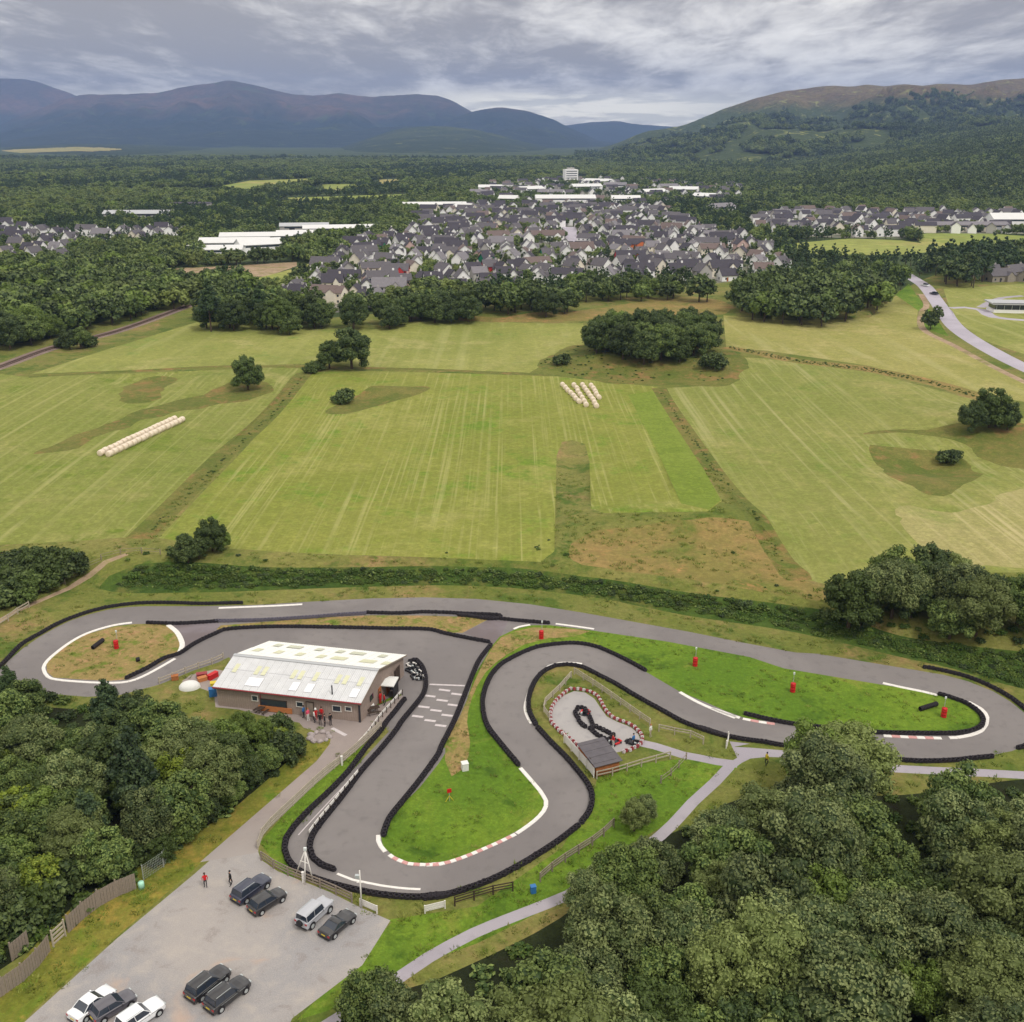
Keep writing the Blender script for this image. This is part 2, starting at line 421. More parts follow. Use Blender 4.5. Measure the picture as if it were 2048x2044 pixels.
# ------------------------------------------------------------------ mesh helpers
col_main = scene.collection
def tag(o, label=None, cat=None, group=None, kind=None):
    if label: o['label'] = label
    if cat: o['category'] = cat
    if group: o['group'] = group
    if kind: o['kind'] = kind
    return o
def empty(name, loc, rz=0.0, label=None, cat=None, group=None):
    o = bpy.data.objects.new(name, None); col_main.objects.link(o)
    o.empty_display_size = .5
    o.location = loc; o.rotation_euler = (0, 0, rz)
    return tag(o, label, cat, group)
def put(name, me, parent=None, loc=(0, 0, 0), rz=0.0, sc=None, kind=None):
    o = bpy.data.objects.new(name, me); col_main.objects.link(o)
    o.location = loc; o.rotation_euler = (0, 0, rz)
    if sc is not None: o.scale = sc if hasattr(sc, '__len__') else (sc, sc, sc)
    if parent is not None: o.parent = parent
    if kind: o['kind'] = kind
    return o
class MB:
    def __init__(s): s.v = []; s.f = []; s.m = []
    def add(s, vs, fs, mi=0):
        b = len(s.v); s.v += [tuple(v) for v in vs]
        s.f += [tuple(i + b for i in f) for f in fs]; s.m += [mi] * len(fs); return s
    def box(s, c, d, rz=0.0, mi=0, M=None):
        hx, hy, hz = d[0] / 2, d[1] / 2, d[2] / 2
        ca, sa = math.cos(rz), math.sin(rz); vs = []
        for z in (-hz, hz):
            for x, y in ((-hx, -hy), (hx, -hy), (hx, hy), (-hx, hy)):
                v = Vector((c[0] + x * ca - y * sa, c[1] + x * sa + y * ca, c[2] + z))
                vs.append(M @ v if M else v)
        return s.add(vs, [(3, 2, 1, 0), (4, 5, 6, 7), (0, 1, 5, 4), (1, 2, 6, 5), (2, 3, 7, 6), (3, 0, 4, 7)], mi)
    def tube(s, a, b, r0, r1=None, n=8, mi=0, caps=True):
        a = Vector(a); b = Vector(b); r1 = r0 if r1 is None else r1
        d = (b - a).normalized(); u = d.orthogonal().normalized(); w = d.cross(u); vs = []
        for p, r in ((a, r0), (b, r1)):
            for k in range(n):
                t = 2 * math.pi * k / n; vs.append(p + u * (r * math.cos(t)) + w * (r * math.sin(t)))
        fs = [(k, (k + 1) % n, n + (k + 1) % n, n + k) for k in range(n)]
        if caps: fs += [tuple(range(n))[::-1], tuple(range(n, 2 * n))]
        return s.add(vs, fs, mi)
    def lathe(s, prof, n=12, mi=0, c=(0, 0, 0)):
        vs = []
        for r, z in prof:
            for k in range(n):
                t = 2 * math.pi * k / n; vs.append((c[0] + r * math.cos(t), c[1] + r * math.sin(t), c[2] + z))
        fs = []
        for i in range(len(prof) - 1):
            for k in range(n):
                fs.append((i * n + k, i * n + (k + 1) % n, (i + 1) * n + (k + 1) % n, (i + 1) * n + k))
        return s.add(vs, fs, mi)
    def mesh(s, name, mats, smooth_=False):
        me = bpy.data.meshes.new(name)
        me.from_pydata(s.v, [], s.f)
        for m in (mats if isinstance(mats, (list, tuple)) else [mats]): me.materials.append(MATS[m] if isinstance(m, str) else m)
        if any(s.m): me.polygons.foreach_set('material_index', s.m)
        if smooth_: me.polygons.foreach_set('use_smooth', [True] * len(me.polygons))
        me.update(); return me
    def build(s, name, mats, parent=None, loc=(0, 0, 0), rz=0.0, smooth_=False, kind=None):
        return put(name, s.mesh(name, mats, smooth_), parent, loc, rz, None, kind)
ORD = ['first', 'second', 'third', 'fourth', 'fifth', 'sixth', 'seventh', 'eighth', 'ninth', 'tenth', 'eleventh', 'twelfth',
       'thirteenth', 'fourteenth', 'fifteenth', 'sixteenth', 'seventeenth', 'eighteenth', 'nineteenth', 'twentieth']
def ordw(i):
    if i < 20: return ORD[i]
    t = ['', '', 'twenty', 'thirty', 'forty', 'fifty', 'sixty', 'seventy', 'eighty', 'ninety'][((i + 1) // 10) % 10]
    u = (i + 1) % 10
    return (t + '-' + ORD[u - 1]) if u else t[:-1] + 'ieth'
# ------------------------------------------------------------------ the lie of the land
_ditch = smooth(W('6: 400,230 430,330 520,480 600,610 660,730 640,800 520,890 350,980 200,1035 60,1070 | 5: 1900,945 1750,930 1600,880 1500,860'), False, 2)
def mound(dx, dy, sx, sy, h, r=0):
    x, y = at(dx * 1.06, dy * 1.06); MOUNDS.append((x, y, sx, sy, h, r))
mound(1230, 690, 24, 12, 3.0); mound(1160, 700, 16, 8, 2.0); mound(1350, 708, 8, 6, 2.0)
mound(1860, 820, 16, 12, 3.5); mound(1750, 890, 13, 9, -2.2); mound(1270, 1010, 18, 7, 2.0)
mound(460, 735, 12, 8, 2.0); mound(275, 735, 9, 7, -1.6); mound(700, 755, 13, 5, 1.5); mound(620, 700, 12, 6, 1.2)
mound(1080, 900, 4, 14, -1.2); mound(900, 612, 30, 10, 2.5); mound(1560, 600, 40, 10, 3)

# ------------------------------------------------------------------ regions of the ground, painter's order, cut into ONE sheet
REG = []
def region(name, matn, poly, sm=True, step=2.5):
    if sm: poly = smooth(poly, True, step)
    if name.split('_')[0] in ('rough', 'bracken', 'hay') and sm:
        poly = [(x + 2.2 * mnoise.noise(Vector((x * .12, y * .12, 1))) + .8 * mnoise.noise(Vector((x * .6, y * .6, 5))), y + 2.2 * mnoise.noise(Vector((x * .12, y * .12, 11))) + .8 * mnoise.noise(Vector((x * .6, y * .6, 15)))) for x, y in poly]
    REG.append((name, matn, poly))
    return poly
forest_edge = W('D: -900,690 -100,665 90,640 200,605 380,560 480,590 620,600 900,575 1090,560 1370,530 1680,555 1760,520 1932,470 2500,440')
region('valley_floor', 'forest floor', forest_edge + [(9500, 12500), (-9500, 12500)], False)
F_ = {}
F_['A'] = region('mown_field', 'mown field centre', W('D: 300,1015 440,870 590,702 700,700 1050,710 1240,730 1290,820 1362,945 1335,965 1240,966 1140,968 1115,960 1112,870 1104,838 1080,830 1060,834 1050,860 1046,1040 1020,1060 900,1055 600,1045 430,1035'), False)
region('grass_strip', 'bright grass strip', W('D: 1185,745 1241,736 1288,815 1360,943 1338,962 1285,950 1235,840'), False)
F_['B'] = region('mown_field', 'mown field left', W('D: -700,740 0,705 55,712 430,697 560,690 575,702 420,850 262,1012 120,1022 0,1028 -900,1050'), False)
F_['C'] = region('mown_field', 'mown field far', W('D: 60,705 200,660 380,605 500,612 700,622 850,600 1000,610 1100,610 1110,660 1020,690 1000,703 700,694 560,686 430,690'), False)
F_['D'] = region('mown_field', 'mown field top right', W('D: 1370,655 1365,595 1500,605 1640,600 1690,558 1732,560 1730,615 1820,665 1990,745 1932,758 1830,740 1640,690 1450,662'), False)
F_['E'] = region('mown_field', 'mown field right', W('D: 1258,732 1375,725 1382,672 1450,677 1640,702 1830,752 1932,790 2600,980 2400,1120 1932,1080 1840,1080 1700,1095 1570,1105 1500,1088 1470,1030 1400,958 1365,905 1305,815'), False)
region('hay_patch', 'cut hay', W('D: 1700,955 1800,968 1870,945 1932,915 2200,860 2500,1000 1932,1070 1790,1062'))
region('rough_hollow', 'rough pasture', W('D: 1640,842 1730,848 1800,860 1848,895 1780,935 1730,925'))
region('rough_mound', 'rough pasture', W('D: 1630,818 1760,806 1932,798 2300,860 2200,940 1932,885 1850,862 1800,832 1720,818'))
region('rough_mound', 'rough pasture', W('D: 1015,690 1060,660 1100,650 1370,660 1378,725 1300,727 1150,722 1050,700'))
region('rough_mound', 'rough pasture', W('D: 380,745 430,722 500,722 515,735 470,755 400,765 250,800 110,855 70,860 150,820 280,770'))
region('rough_hollow', 'rough pasture', W('D: 230,735 280,712 325,715 300,745 250,762'))
region('rough_mound', 'rough pasture', W('D: 620,770 680,742 800,728 780,748 700,768 640,782'))
region('bracken_bank', 'bracken bank', W('D: 1095,1015 1200,985 1370,985 1440,990 1480,1060 1560,1130 1400,1105 1200,1080 1090,1060'))
region('bracken_bank', 'bracken bank', W('D: 860,600 950,598 1100,585 1290,560 1370,570 1370,590 1200,600 1100,606 1000,606 900,608'))
region('boundary_bank', 'rough pasture', strip(smooth(W('D: 262,1016 330,950 420,860 500,790 575,704'), False, 4), 5))
region('boundary_bank', 'rough pasture', strip(smooth(W('D: 1242,732 1300,820 1360,905 1430,980 1478,1060 1510,1095'), False, 4), 4))
region('boundary_bank', 'bracken bank', strip(smooth(W('D: 1372,656 1500,680 1640,697 1760,722 1860,752'), False, 4), 7))
region('boundary_bank', 'rough pasture', strip(smooth(W('D: 55,711 250,700 430,691 600,693 800,697 1040,708'), False, 4), 3))
SCRUB = region('scrub_bank', 'scrub soil', W('D: 185,1110 260,1065 500,1070 900,1070 1100,1088 1300,1118 1550,1150 1700,1200 1932,1230 2200,1260 2200,1340 1932,1300 1800,1262 1700,1240 1500,1193 1300,1162 1100,1124 900,1106 700,1107 350,1118'))
region('woodland_floor', 'woodland floor', W('D: 700,1900 820,1850 1010,1760 1100,1700 1200,1600 1300,1560 1420,1500 1700,1500 1932,1470 2400,1450 2400,2300 550,2300'))
region('woodland_floor', 'woodland floor', W('D: -400,1330 0,1330 250,1350 500,1400 560,1430 470,1500 380,1580 270,1660 160,1720 60,1790 0,1830 -400,2100'))
region('verge', 'verge grass', W('D: -60,1960 60,1790 150,1700 280,1620 420,1540 560,1420 605,1370 640,1385 590,1440 400,1610 240,1750 60,1910 -60,2030'))
region('verge', 'lush grass', W('D: 490,1590 620,1440 700,1350 760,1290 640,1480 540,1590 560,1680 700,1740 900,1710 1060,1600 1120,1500 1130,1450 1300,1430 1400,1440 1300,1530 1180,1600 1080,1690 900,1780 760,1830 640,1900 560,1925 740,1740 700,1725 560,1680'), False)
# far clearings
for nm, mt, t in (('far_field', 'far pasture', '420,350 470,341 600,336 605,345 530,351 420,363'), ('far_field', 'far pasture', '608,348 675,347 675,358 612,361'),
                  ('far_field', 'far pasture', '540,373 770,366 778,372 640,377 560,379'), ('far_field', 'stubble', '715,339 760,337 755,347 715,347'),
                  ('playing_field', 'bright grass strip', '970,463 1070,459 1082,470 1050,478 975,476'), ('far_field', 'far pasture', '1485,460 1600,450 1700,453 1800,468 1720,480 1560,482 1490,472'),
                  ('bare_ground', 'bare earth', '330,506 450,501 560,494 560,502 500,522 340,520'), ('grass_slope', 'far pasture', '470,528 560,505 650,477 670,482 560,520 500,548'),
                  ('far_field', 'stubble', '1330,356 1390,357 1385,368 1335,367'), ('far_field', 'far pasture', '1700,430 1932,445 2100,450 2100,470 1932,462 1750,465'),
                  ('roadside_field', 'mown field far', '1780,545 1932,535 2200,540 2400,740 1932,668 1850,640 1800,600'), ('roadside_field', 'lush grass', '1690,556 1715,535 1760,590 1790,635 1745,620 1735,590')):
    region(nm, mt, W('D: ' + t), False)
EST = W('D: 500,560 560,520 640,480 700,455 780,440 800,400 900,392 1250,392 1300,428 1350,440 1440,463 1478,490 1472,522 1330,537 1290,527 1050,547 800,562 690,582 620,592')
region('housing_ground', 'garden plots', EST, False)
CL2 = W('D: 1405,416 1500,404 1700,404 1960,408 1960,442 1750,440 1700,451 1420,444')
region('housing_ground', 'garden plots', CL2, False)
CL3 = W('D: -40,425 60,430 130,440 350,440 340,465 140,470 130,500 -60,505')
region('housing_ground', 'garden plots', CL3, False)
FAR4 = W('D: 900,352 1080,338 1400,348 1400,378 1300,390 1000,396 890,390')
region('housing_ground', 'garden plots', FAR4, False)
region('town_road', 'road asphalt', W('D: 1055,428 1085,428 1108,472 1084,474'), False)
# near roads, paths, car park, track
region('car_park', 'gravel', W('F: -200,2250 -60,2140 | 7: 190,1522 900,880 1500,380 1932,0 | 5: 450,980 470,1040 600,1130 800,1210 1000,1290 1220,1400 1470,1510 | 8: 1860,540 1760,700 1640,890 1480,1010 1100,1300 | F: 480,2250'), False)
region('drive', 'drive asphalt', W('5: 0,1060 300,800 600,540 900,280 1000,150 1010,110 930,60 800,20 | 2: 640,790 400,745 250,705 100,690 90,600 | 1: 1350,790 1420,740 1600,700 | 2: 400,500 1100,700 1330,600 | 5: 1400,0 1250,150 1080,300 900,450 700,640 500,830 450,940 450,985'), False)
TRACK = region('kart_track', 'track asphalt', W('1: -60,740 20,690 60,640 170,545 300,455 420,388 520,340 650,296 800,258 950,238 1080,232 1500,232 1900,222 | D: 570,1136 700,1129 800,1127 900,1130 1000,1140 1100,1156 1200,1174 1300,1192 1400,1212 1500,1231 | 4: 700,380 1000,430 1330,485 1450,505 1600,545 1750,605 1850,665 1932,730 2050,830 2040,890 1932,935 1860,960 1740,985 1640,998 1500,1010 1300,1014 1100,995 940,975 540,930 400,908 250,888 150,868 0,815 | 3: 1800,955 1700,920 1500,845 1400,790 1200,685 1050,595 950,540 850,498 750,483 680,490 620,515 560,565 520,635 498,720 510,800 560,895 650,995 750,1095 850,1210 | 6: 1140,600 1165,680 1145,785 1080,875 950,975 800,1075 650,1165 450,1265 250,1335 100,1375 0,1385 | 5: 1932,1305 1700,1325 1400,1305 1200,1265 1000,1215 860,1175 760,1115 695,1040 672,960 690,880 740,800 860,670 1010,530 1160,370 1310,210 1460,50 | 2: 1180,810 1315,635 1290,600 1100,680 900,600 300,480 | 1: 1700,610 1620,650 1430,712 1190,812 900,890 650,905 400,885 140,860 20,800'), False)
region('grass_island', 'dry grass', W('1: 345,665 400,592 520,505 650,438 850,380 1000,364 1250,372 1310,420 1340,500 1330,570 1250,622 1100,702 950,776 800,786 600,776 400,762 350,722'))
region('grass_island', 'dry grass', W('2: 90,185 110,165 450,138 800,112 1100,98 1450,100 1700,108 1855,125 1690,212 1560,208 1480,186 1000,176 600,172 280,182 150,196'), False)
region('track_link', 'old asphalt', W('2: 1700,212 1856,130 1985,135 1930,245 1880,292 1860,272'), False)
region('track_link', 'old asphalt', W('1: 1255,374 1620,352 1640,375 1590,420 1450,500 1355,570 1350,480 1320,410'), False)
ISL = region('grass_island', 'lush grass', W('3: 270,360 320,300 420,252 520,227 640,226 900,258 1400,332 1932,432 | 4: 500,467 1100,567 1430,622 1560,668 1650,720 1690,772 1670,822 1600,852 1350,862 1000,852 700,822 450,786 270,765 150,720 0,655 | 3: 1700,745 1480,655 1250,520 1100,438 950,372 800,345 680,350 550,370 450,410 330,480 260,570 215,680 205,770 240,880 330,1000 430,1120 480,1165 560,1262 | 6: 750,570 830,690 840,740 800,800 700,890 550,970 400,1040 250,1110 100,1150 0,1155 | 5: 1932,1048 1750,1076 1600,1058 1480,1000 1410,930 1400,860 1440,760 1560,620 1700,480 1850,290 1932,160 | 2: 1550,960 1650,800 1720,640 1770,480 1850,350 1875,300'), False)
region('dry_grass_strip', 'dry grass', W('3: 275,365 330,305 430,262 540,240 640,245 900,265 800,300 640,310 480,350 360,420 230,530 140,700 110,850 130,980 90,1150 10,1200 -30,1000 60,820 190,520'))
# mini circuit and paths
region('path', 'path tarmac', strip(smooth(W('3: 1230,985 1320,1005 1400,1030 1500,1062 1600,1080 1720,1105 1850,1122'), False, 2), 1.5), False)
region('path', 'path tarmac', W('3: 1800,975 1932,990 | 4: 200,935 300,940 540,960 560,1000 400,995 300,1005 250,1030 180,1080 120,1130 60,1150 130,1060 | 3: 1800,1110 1850,1080'), False)
region('path', 'path tarmac', strip(smooth(W('4: 880,1020 1070,1060 1300,1072 1500,1082 1720,1092 2200,1120'), False, 3), 1.6), False)
region('path', 'path tarmac', strip(smooth(W('F: 640,2060 735,2000 808,1948 857,1915 948,1866 1031,1832 1093,1808 1139,1789 1200,1745 1290,1695 1346,1648 1385,1605 1430,1564 1458,1534'), False, 2), 1.35), False)
region('mini_circuit', 'mini concrete', W('3: 800,650 870,660 930,700 970,760 1010,815 1080,850 1160,880 1210,920 1230,970 1200,1000 1100,1040 1000,1060 850,1040 760,960 690,890 655,850 650,790 680,730 730,680'))
for nm, mt, t in (('main_road', 'road asphalt', '1700,512 1722,525 1745,540 1768,570 1786,595 1806,620 1850,650 1932,693 2100,765'),):
    region(nm, mt, strip(smooth(W('D: ' + t), False, 5), 6.5), False)
region('side_road', 'road asphalt', strip(smooth(W('D: 1792,581 1820,580 1850,584 1875,598 1932,604 2100,612'), False, 5), 5), False)
region('side_road', 'path tarmac', strip(smooth(W('D: 1850,580 1868,570 1890,562 1930,558'), False, 5), 3.5), False)
region('farm_track', 'bare earth', strip(smooth(W('D: 1738,555 1748,575 1737,600 1745,624 1800,652 1900,705 2050,775'), False, 5), 2.5), False)
region('railway_bed', 'railway ballast', strip(smooth(W('D: -200,765 0,692 100,656 210,628 320,590 400,560 450,540'), False, 6), 6), False)
region('path', 'bare earth', strip(smooth(W('D: -80,1225 0,1170 60,1140 130,1110 170,1085 200,1060 240,1045'), False, 3), 1.1), False)
region('gravel_patch', 'drive asphalt', W('D: 585,1385 605,1380 620,1390 610,1400 590,1402'), False)

def build_ground():
    verts = []; edges = []
    hull = [(-500, -200), (500, -200), (9700, 12600), (-9700, 12600)]
    def addpoly(poly, closed=True):
        b = len(verts); n = len(poly); verts.extend(Vector(p) for p in poly)
        edges.extend((b + i, b + (i + 1) % n) for i in range(n if closed else n - 1))
    addpoly(hull)
    for _, _, p in REG: addpoly(p)
    # relief points
    y = 30.0; row = 0
    while y < 12000:
        st = 3.0 if y < 270 else max(3.0, (y - 200) * .05)
        wx = .62 * y + 45
        k = int(wx * 2 / st); off = (row % 2) * .5
        for i in range(k):
            verts.append(Vector((-wx + (i + off) * st + rnd.uniform(-.2, .2) * st, y + rnd.uniform(-.2, .2) * st)))
        y += st; row += 1
    if _ditch:
        for o in (-1.1, -.55, 0, .55, 1.1):
            verts.extend(Vector(p) for p in offs(_ditch, o))
    v2, e2, f2, *_r = geometry.delaunay_2d_cdt(verts, edges, [], 0, 1e-4)
    V = np.array([(v[0], v[1]) for v in v2]); T = np.array([f for f in f2 if len(f) == 3])
    C = V[T].mean(1); Z = hgt(V[:, 0], V[:, 1])
    rid = np.full(len(T), -1)
    for i, (_, _, poly) in enumerate(REG):
        a = np.array(poly); lo = a.min(0); hi = a.max(0)
        sel = np.where((C[:, 0] > lo[0]) & (C[:, 0] < hi[0]) & (C[:, 1] > lo[1]) & (C[:, 1] < hi[1]))[0]
        if len(sel):
            ins = inpoly(C[sel, 0], C[sel, 1], poly); rid[sel[ins]] = i
    ab = V[T[:, 1]] - V[T[:, 0]]; ac = V[T[:, 2]] - V[T[:, 0]]
    flip = (ab[:, 0] * ac[:, 1] - ab[:, 1] * ac[:, 0]) < 0
    T[flip] = T[flip][:, ::-1]
    for i in range(-1, len(REG)):
        t = T[rid == i]
        if not len(t): continue
        u, inv = np.unique(t, return_inverse=True); inv = inv.reshape(t.shape)
        me = bpy.data.meshes.new('ground')
        me.from_pydata(np.column_stack([V[u], Z[u]]).tolist(), [], inv.tolist())
        me.polygons.foreach_set('use_smooth', [True] * len(me.polygons))
        nm, mt = ('ground', 'rough grass') if i < 0 else REG[i][:2]
        me.materials.append(MATS[mt]); me.update()
        put(nm, me, kind='structure')
    return len(T)
ntri = build_ground()
print('ground triangles', ntri)

# ------------------------------------------------------------------ hills
def hill_mat(name, low, mid, top, zl, zt, sc, patch=None):
    m, g = newmat(name); p = pos(g)
    z = g.n('ShaderNodeSeparateXYZ', {0: p}).outputs[2]
    nb = g.noise(p, sc, 5, .6, .8); nf = g.noise(p, sc * 9, 4, .7)
    zz = g.math('ADD', z, g.math('MULTIPLY', g.math('SUBTRACT', nb, .5), (zt - zl) * 1.6))
    c = g.mix(g.step(zz, zl, zt), low, g.mix(g.step(nb, .42, .6), mid, top))
    c = g.mix(g.math('MULTIPLY', g.step(nf, .35, .7), .55), c, tuple(v * .5 for v in low))
    if patch:
        c = g.mix(g.math('MULTIPLY', g.step(g.noise(p, sc * 2.7, 5, .7, 1.2), .56, .66), .8), c, patch)
    finish(g, c, .95, .1, g.math('ADD', nb, g.math('MULTIPLY', nf, .3)), .8, 30)
hill_mat('blue mountain', L(40, 54, 50), L(88, 78, 72), L(112, 90, 80), 160, 380, .0016, L(70, 84, 56))
hill_mat('heather hill', L(70, 82, 46), L(110, 92, 72), L(120, 104, 72), 160, 225, .006, L(146, 148, 84))
hill_mat('foothill', L(48, 62, 38), L(60, 74, 44), L(80, 88, 54), 20, 140, .003, L(104, 110, 64))
hill_mat('wood slope', L(52, 66, 36), L(62, 76, 42), L(70, 84, 46), 20, 140, .004)
HILLS = []
def hill(name, mt, txt, Yr, Yf, seed, rough=.16, pw=1.25, nu=140, nv=60, taper=0.0):
    pts = P('D: ' + txt)
    pts = sorted(pts)
    xs = np.array([p[0] for p in pts]); ys = np.array([p[1] for p in pts])
    u = np.linspace(xs[0], xs[-1], nu)
    # smooth interpolation of the skyline + small real undulation
    yy = np.interp(u, xs, ys); k = np.array([1, 2, 3, 2, 1]) / 9
    yy = np.convolve(np.pad(yy, 2, 'edge'), k, 'valid')
    jag = np.array([mnoise.fractal(Vector((a * .03, seed, 0)), 1, 2, 4) for a in u])
    yy = yy + jag * 1.3
    RX = []; RZ = []
    for a, b in zip(u, yy):
        x, z = ray(a, b, Yr); RX.append(x); RZ.append(z)
    RX = np.array(RX); RZ = np.maximum(np.array(RZ), 2)
    back = (Yr - Yf) * .8
    sv_ = np.concatenate([np.linspace(0, 1, nv), 1 + np.linspace(.06, 1, nv // 3)])
    V = []; 
    for s in sv_:
        Yd = Yf + (Yr - Yf) * s if s <= 1 else Yr + back * (s - 1)
        for i in range(nu):
            x = RX[i] * (Yd / Yr if s <= 1 else 1)
            if s <= 1:
                nz = mnoise.fractal(Vector((x / Yr * 9, Yd / Yr * 9, seed)), .9, 2.1, 6)
                rd = 1 - abs(mnoise.fractal(Vector((x / Yr * 13 + 5, Yd / Yr * 5, seed * 2)), 1, 2, 5)) * 2
                z = RZ[i] * (s ** pw) * (1 + rough * (nz + rd * .6 - .9) * math.sin(math.pi * min(1, s * 1.0)) ) - 6 * (1 - s)
                z = min(z, (CAM_H + (RZ[i] - CAM_H) * (Yd / Yr)) * .985 + (RZ[i] * .015 if s > .97 else 0))
            else:
                z = RZ[i] * max(0, 1 - (s - 1)) ** 1.2 - 8 * (s - 1)
            V.append((x, Yd, z))
    rows = len(sv_)
    F = [(r * nu + i, r * nu + i + 1, (r + 1) * nu + i + 1, (r + 1) * nu + i) for r in range(rows - 1) for i in range(nu - 1)]
    me = bpy.data.meshes.new(name); me.from_pydata(V, [], F)
    me.polygons.foreach_set('use_smooth', [True] * len(me.polygons))
    me.materials.append(MATS[mt]); me.update()
    o = put(name, me, kind='structure')
    A = np.array(V).reshape(rows, nu, 3)
    HILLS.append((name, A, nv)); return A
hill('mountain', 'blue mountain', '-400,190 -250,165 -120,160 0,148 40,149 70,154 110,168 140,178 180,200 260,240', 12400, 10200, 3.1)
hill('mountain', 'blue mountain', '960,262 1020,240 1075,236 1110,231 1160,228 1200,234 1250,238 1290,239 1340,236 1420,240 1500,246', 12200, 10000, 8.2)
hill('mountain', 'blue mountain', '-600,262 -300,256 0,236 30,222 70,208 110,190 150,179 220,178 300,175 340,166 380,159 410,156 430,152 455,155 500,165 530,173 560,179 600,180 640,176 670,180 700,183 730,180 770,178 800,178 830,181 855,190 880,205 910,222 950,238 1010,252 1080,262', 10500, 6800, 1.7, rough=.5, pw=1.0, nu=300, nv=110)
hill('mountain', 'blue mountain', '760,262 820,245 860,222 890,211 920,205 950,203 990,208 1020,217 1050,228 1070,238 1100,252 1125,264 1160,268', 9300, 6600, 5.5, rough=.45, pw=1.0, nv=90)
hill('foothill', 'foothill', '560,300 620,286 690,262 740,246 790,239 840,238 890,244 940,254 990,268 1060,284 1130,296', 6800, 4300, 2.4, rough=.25)
FH = hill('foothill', 'foothill', '-700,288 -300,284 0,279 80,274 150,271 240,272 330,276 420,280 500,285 600,291 700,297 800,302', 6600, 3300, 6.1, rough=.1, pw=.9)
RH = hill('heather_hill', 'heather hill', '1085,318 1110,306 1135,292 1165,272 1195,256 1220,248 1250,243 1290,236 1320,224 1345,214 1375,202 1400,194 1440,181 1480,172 1530,166 1570,161 1600,164 1640,159 1670,163 1700,158 1740,162 1780,157 1830,160 1850,156 1890,150 1932,148 2000,142 2150,138 2400,150 2800,170', 5000, 2700, 4.4, rough=.6, pw=.6, nu=260, nv=110)
WS = hill('wooded_slope', 'wood slope', '1180,326 1300,322 1380,317 1450,311 1530,302 1600,290 1660,280 1720,268 1800,255 1870,243 1932,234 2000,222 2200,200 2600,190', 2900, 1050, 7.7, rough=.12, pw=.8, nu=150, nv=60)
# pale pasture high on the left foothill
def hill_patch(A, nv, name, mt, d0, d1, s0, s1):
    # indices on the hill's own grid, lifted two metres
    V = []; nu = A.shape[1]
    i0, i1 = d0, d1; j0, j1 = s0, s1
    for j in range(j0, j1 + 1):
        for i in range(i0, i1 + 1): V.append((A[j, i, 0], A[j, i, 1], A[j, i, 2] + 2.0))
    w = i1 - i0 + 1
    F = []
    for j in range(j1 - j0):
        for i in range(i1 - i0):
            cx = (i + .5) / (i1 - i0) * 2 - 1; cy = (j + .5) / (j1 - j0) * 2 - 1
            if cx * cx + cy * cy * .8 < 1.05 + .25 * mnoise.noise(Vector((i * .5, j * .5, 0))):
                F.append((j * w + i, j * w + i + 1, (j + 1) * w + i + 1, (j + 1) * w + i))
    me = bpy.data.meshes.new(name); me.from_pydata(V, [], F); me.materials.append(MATS[mt]); me.update()
    put(name, me, kind='structure')
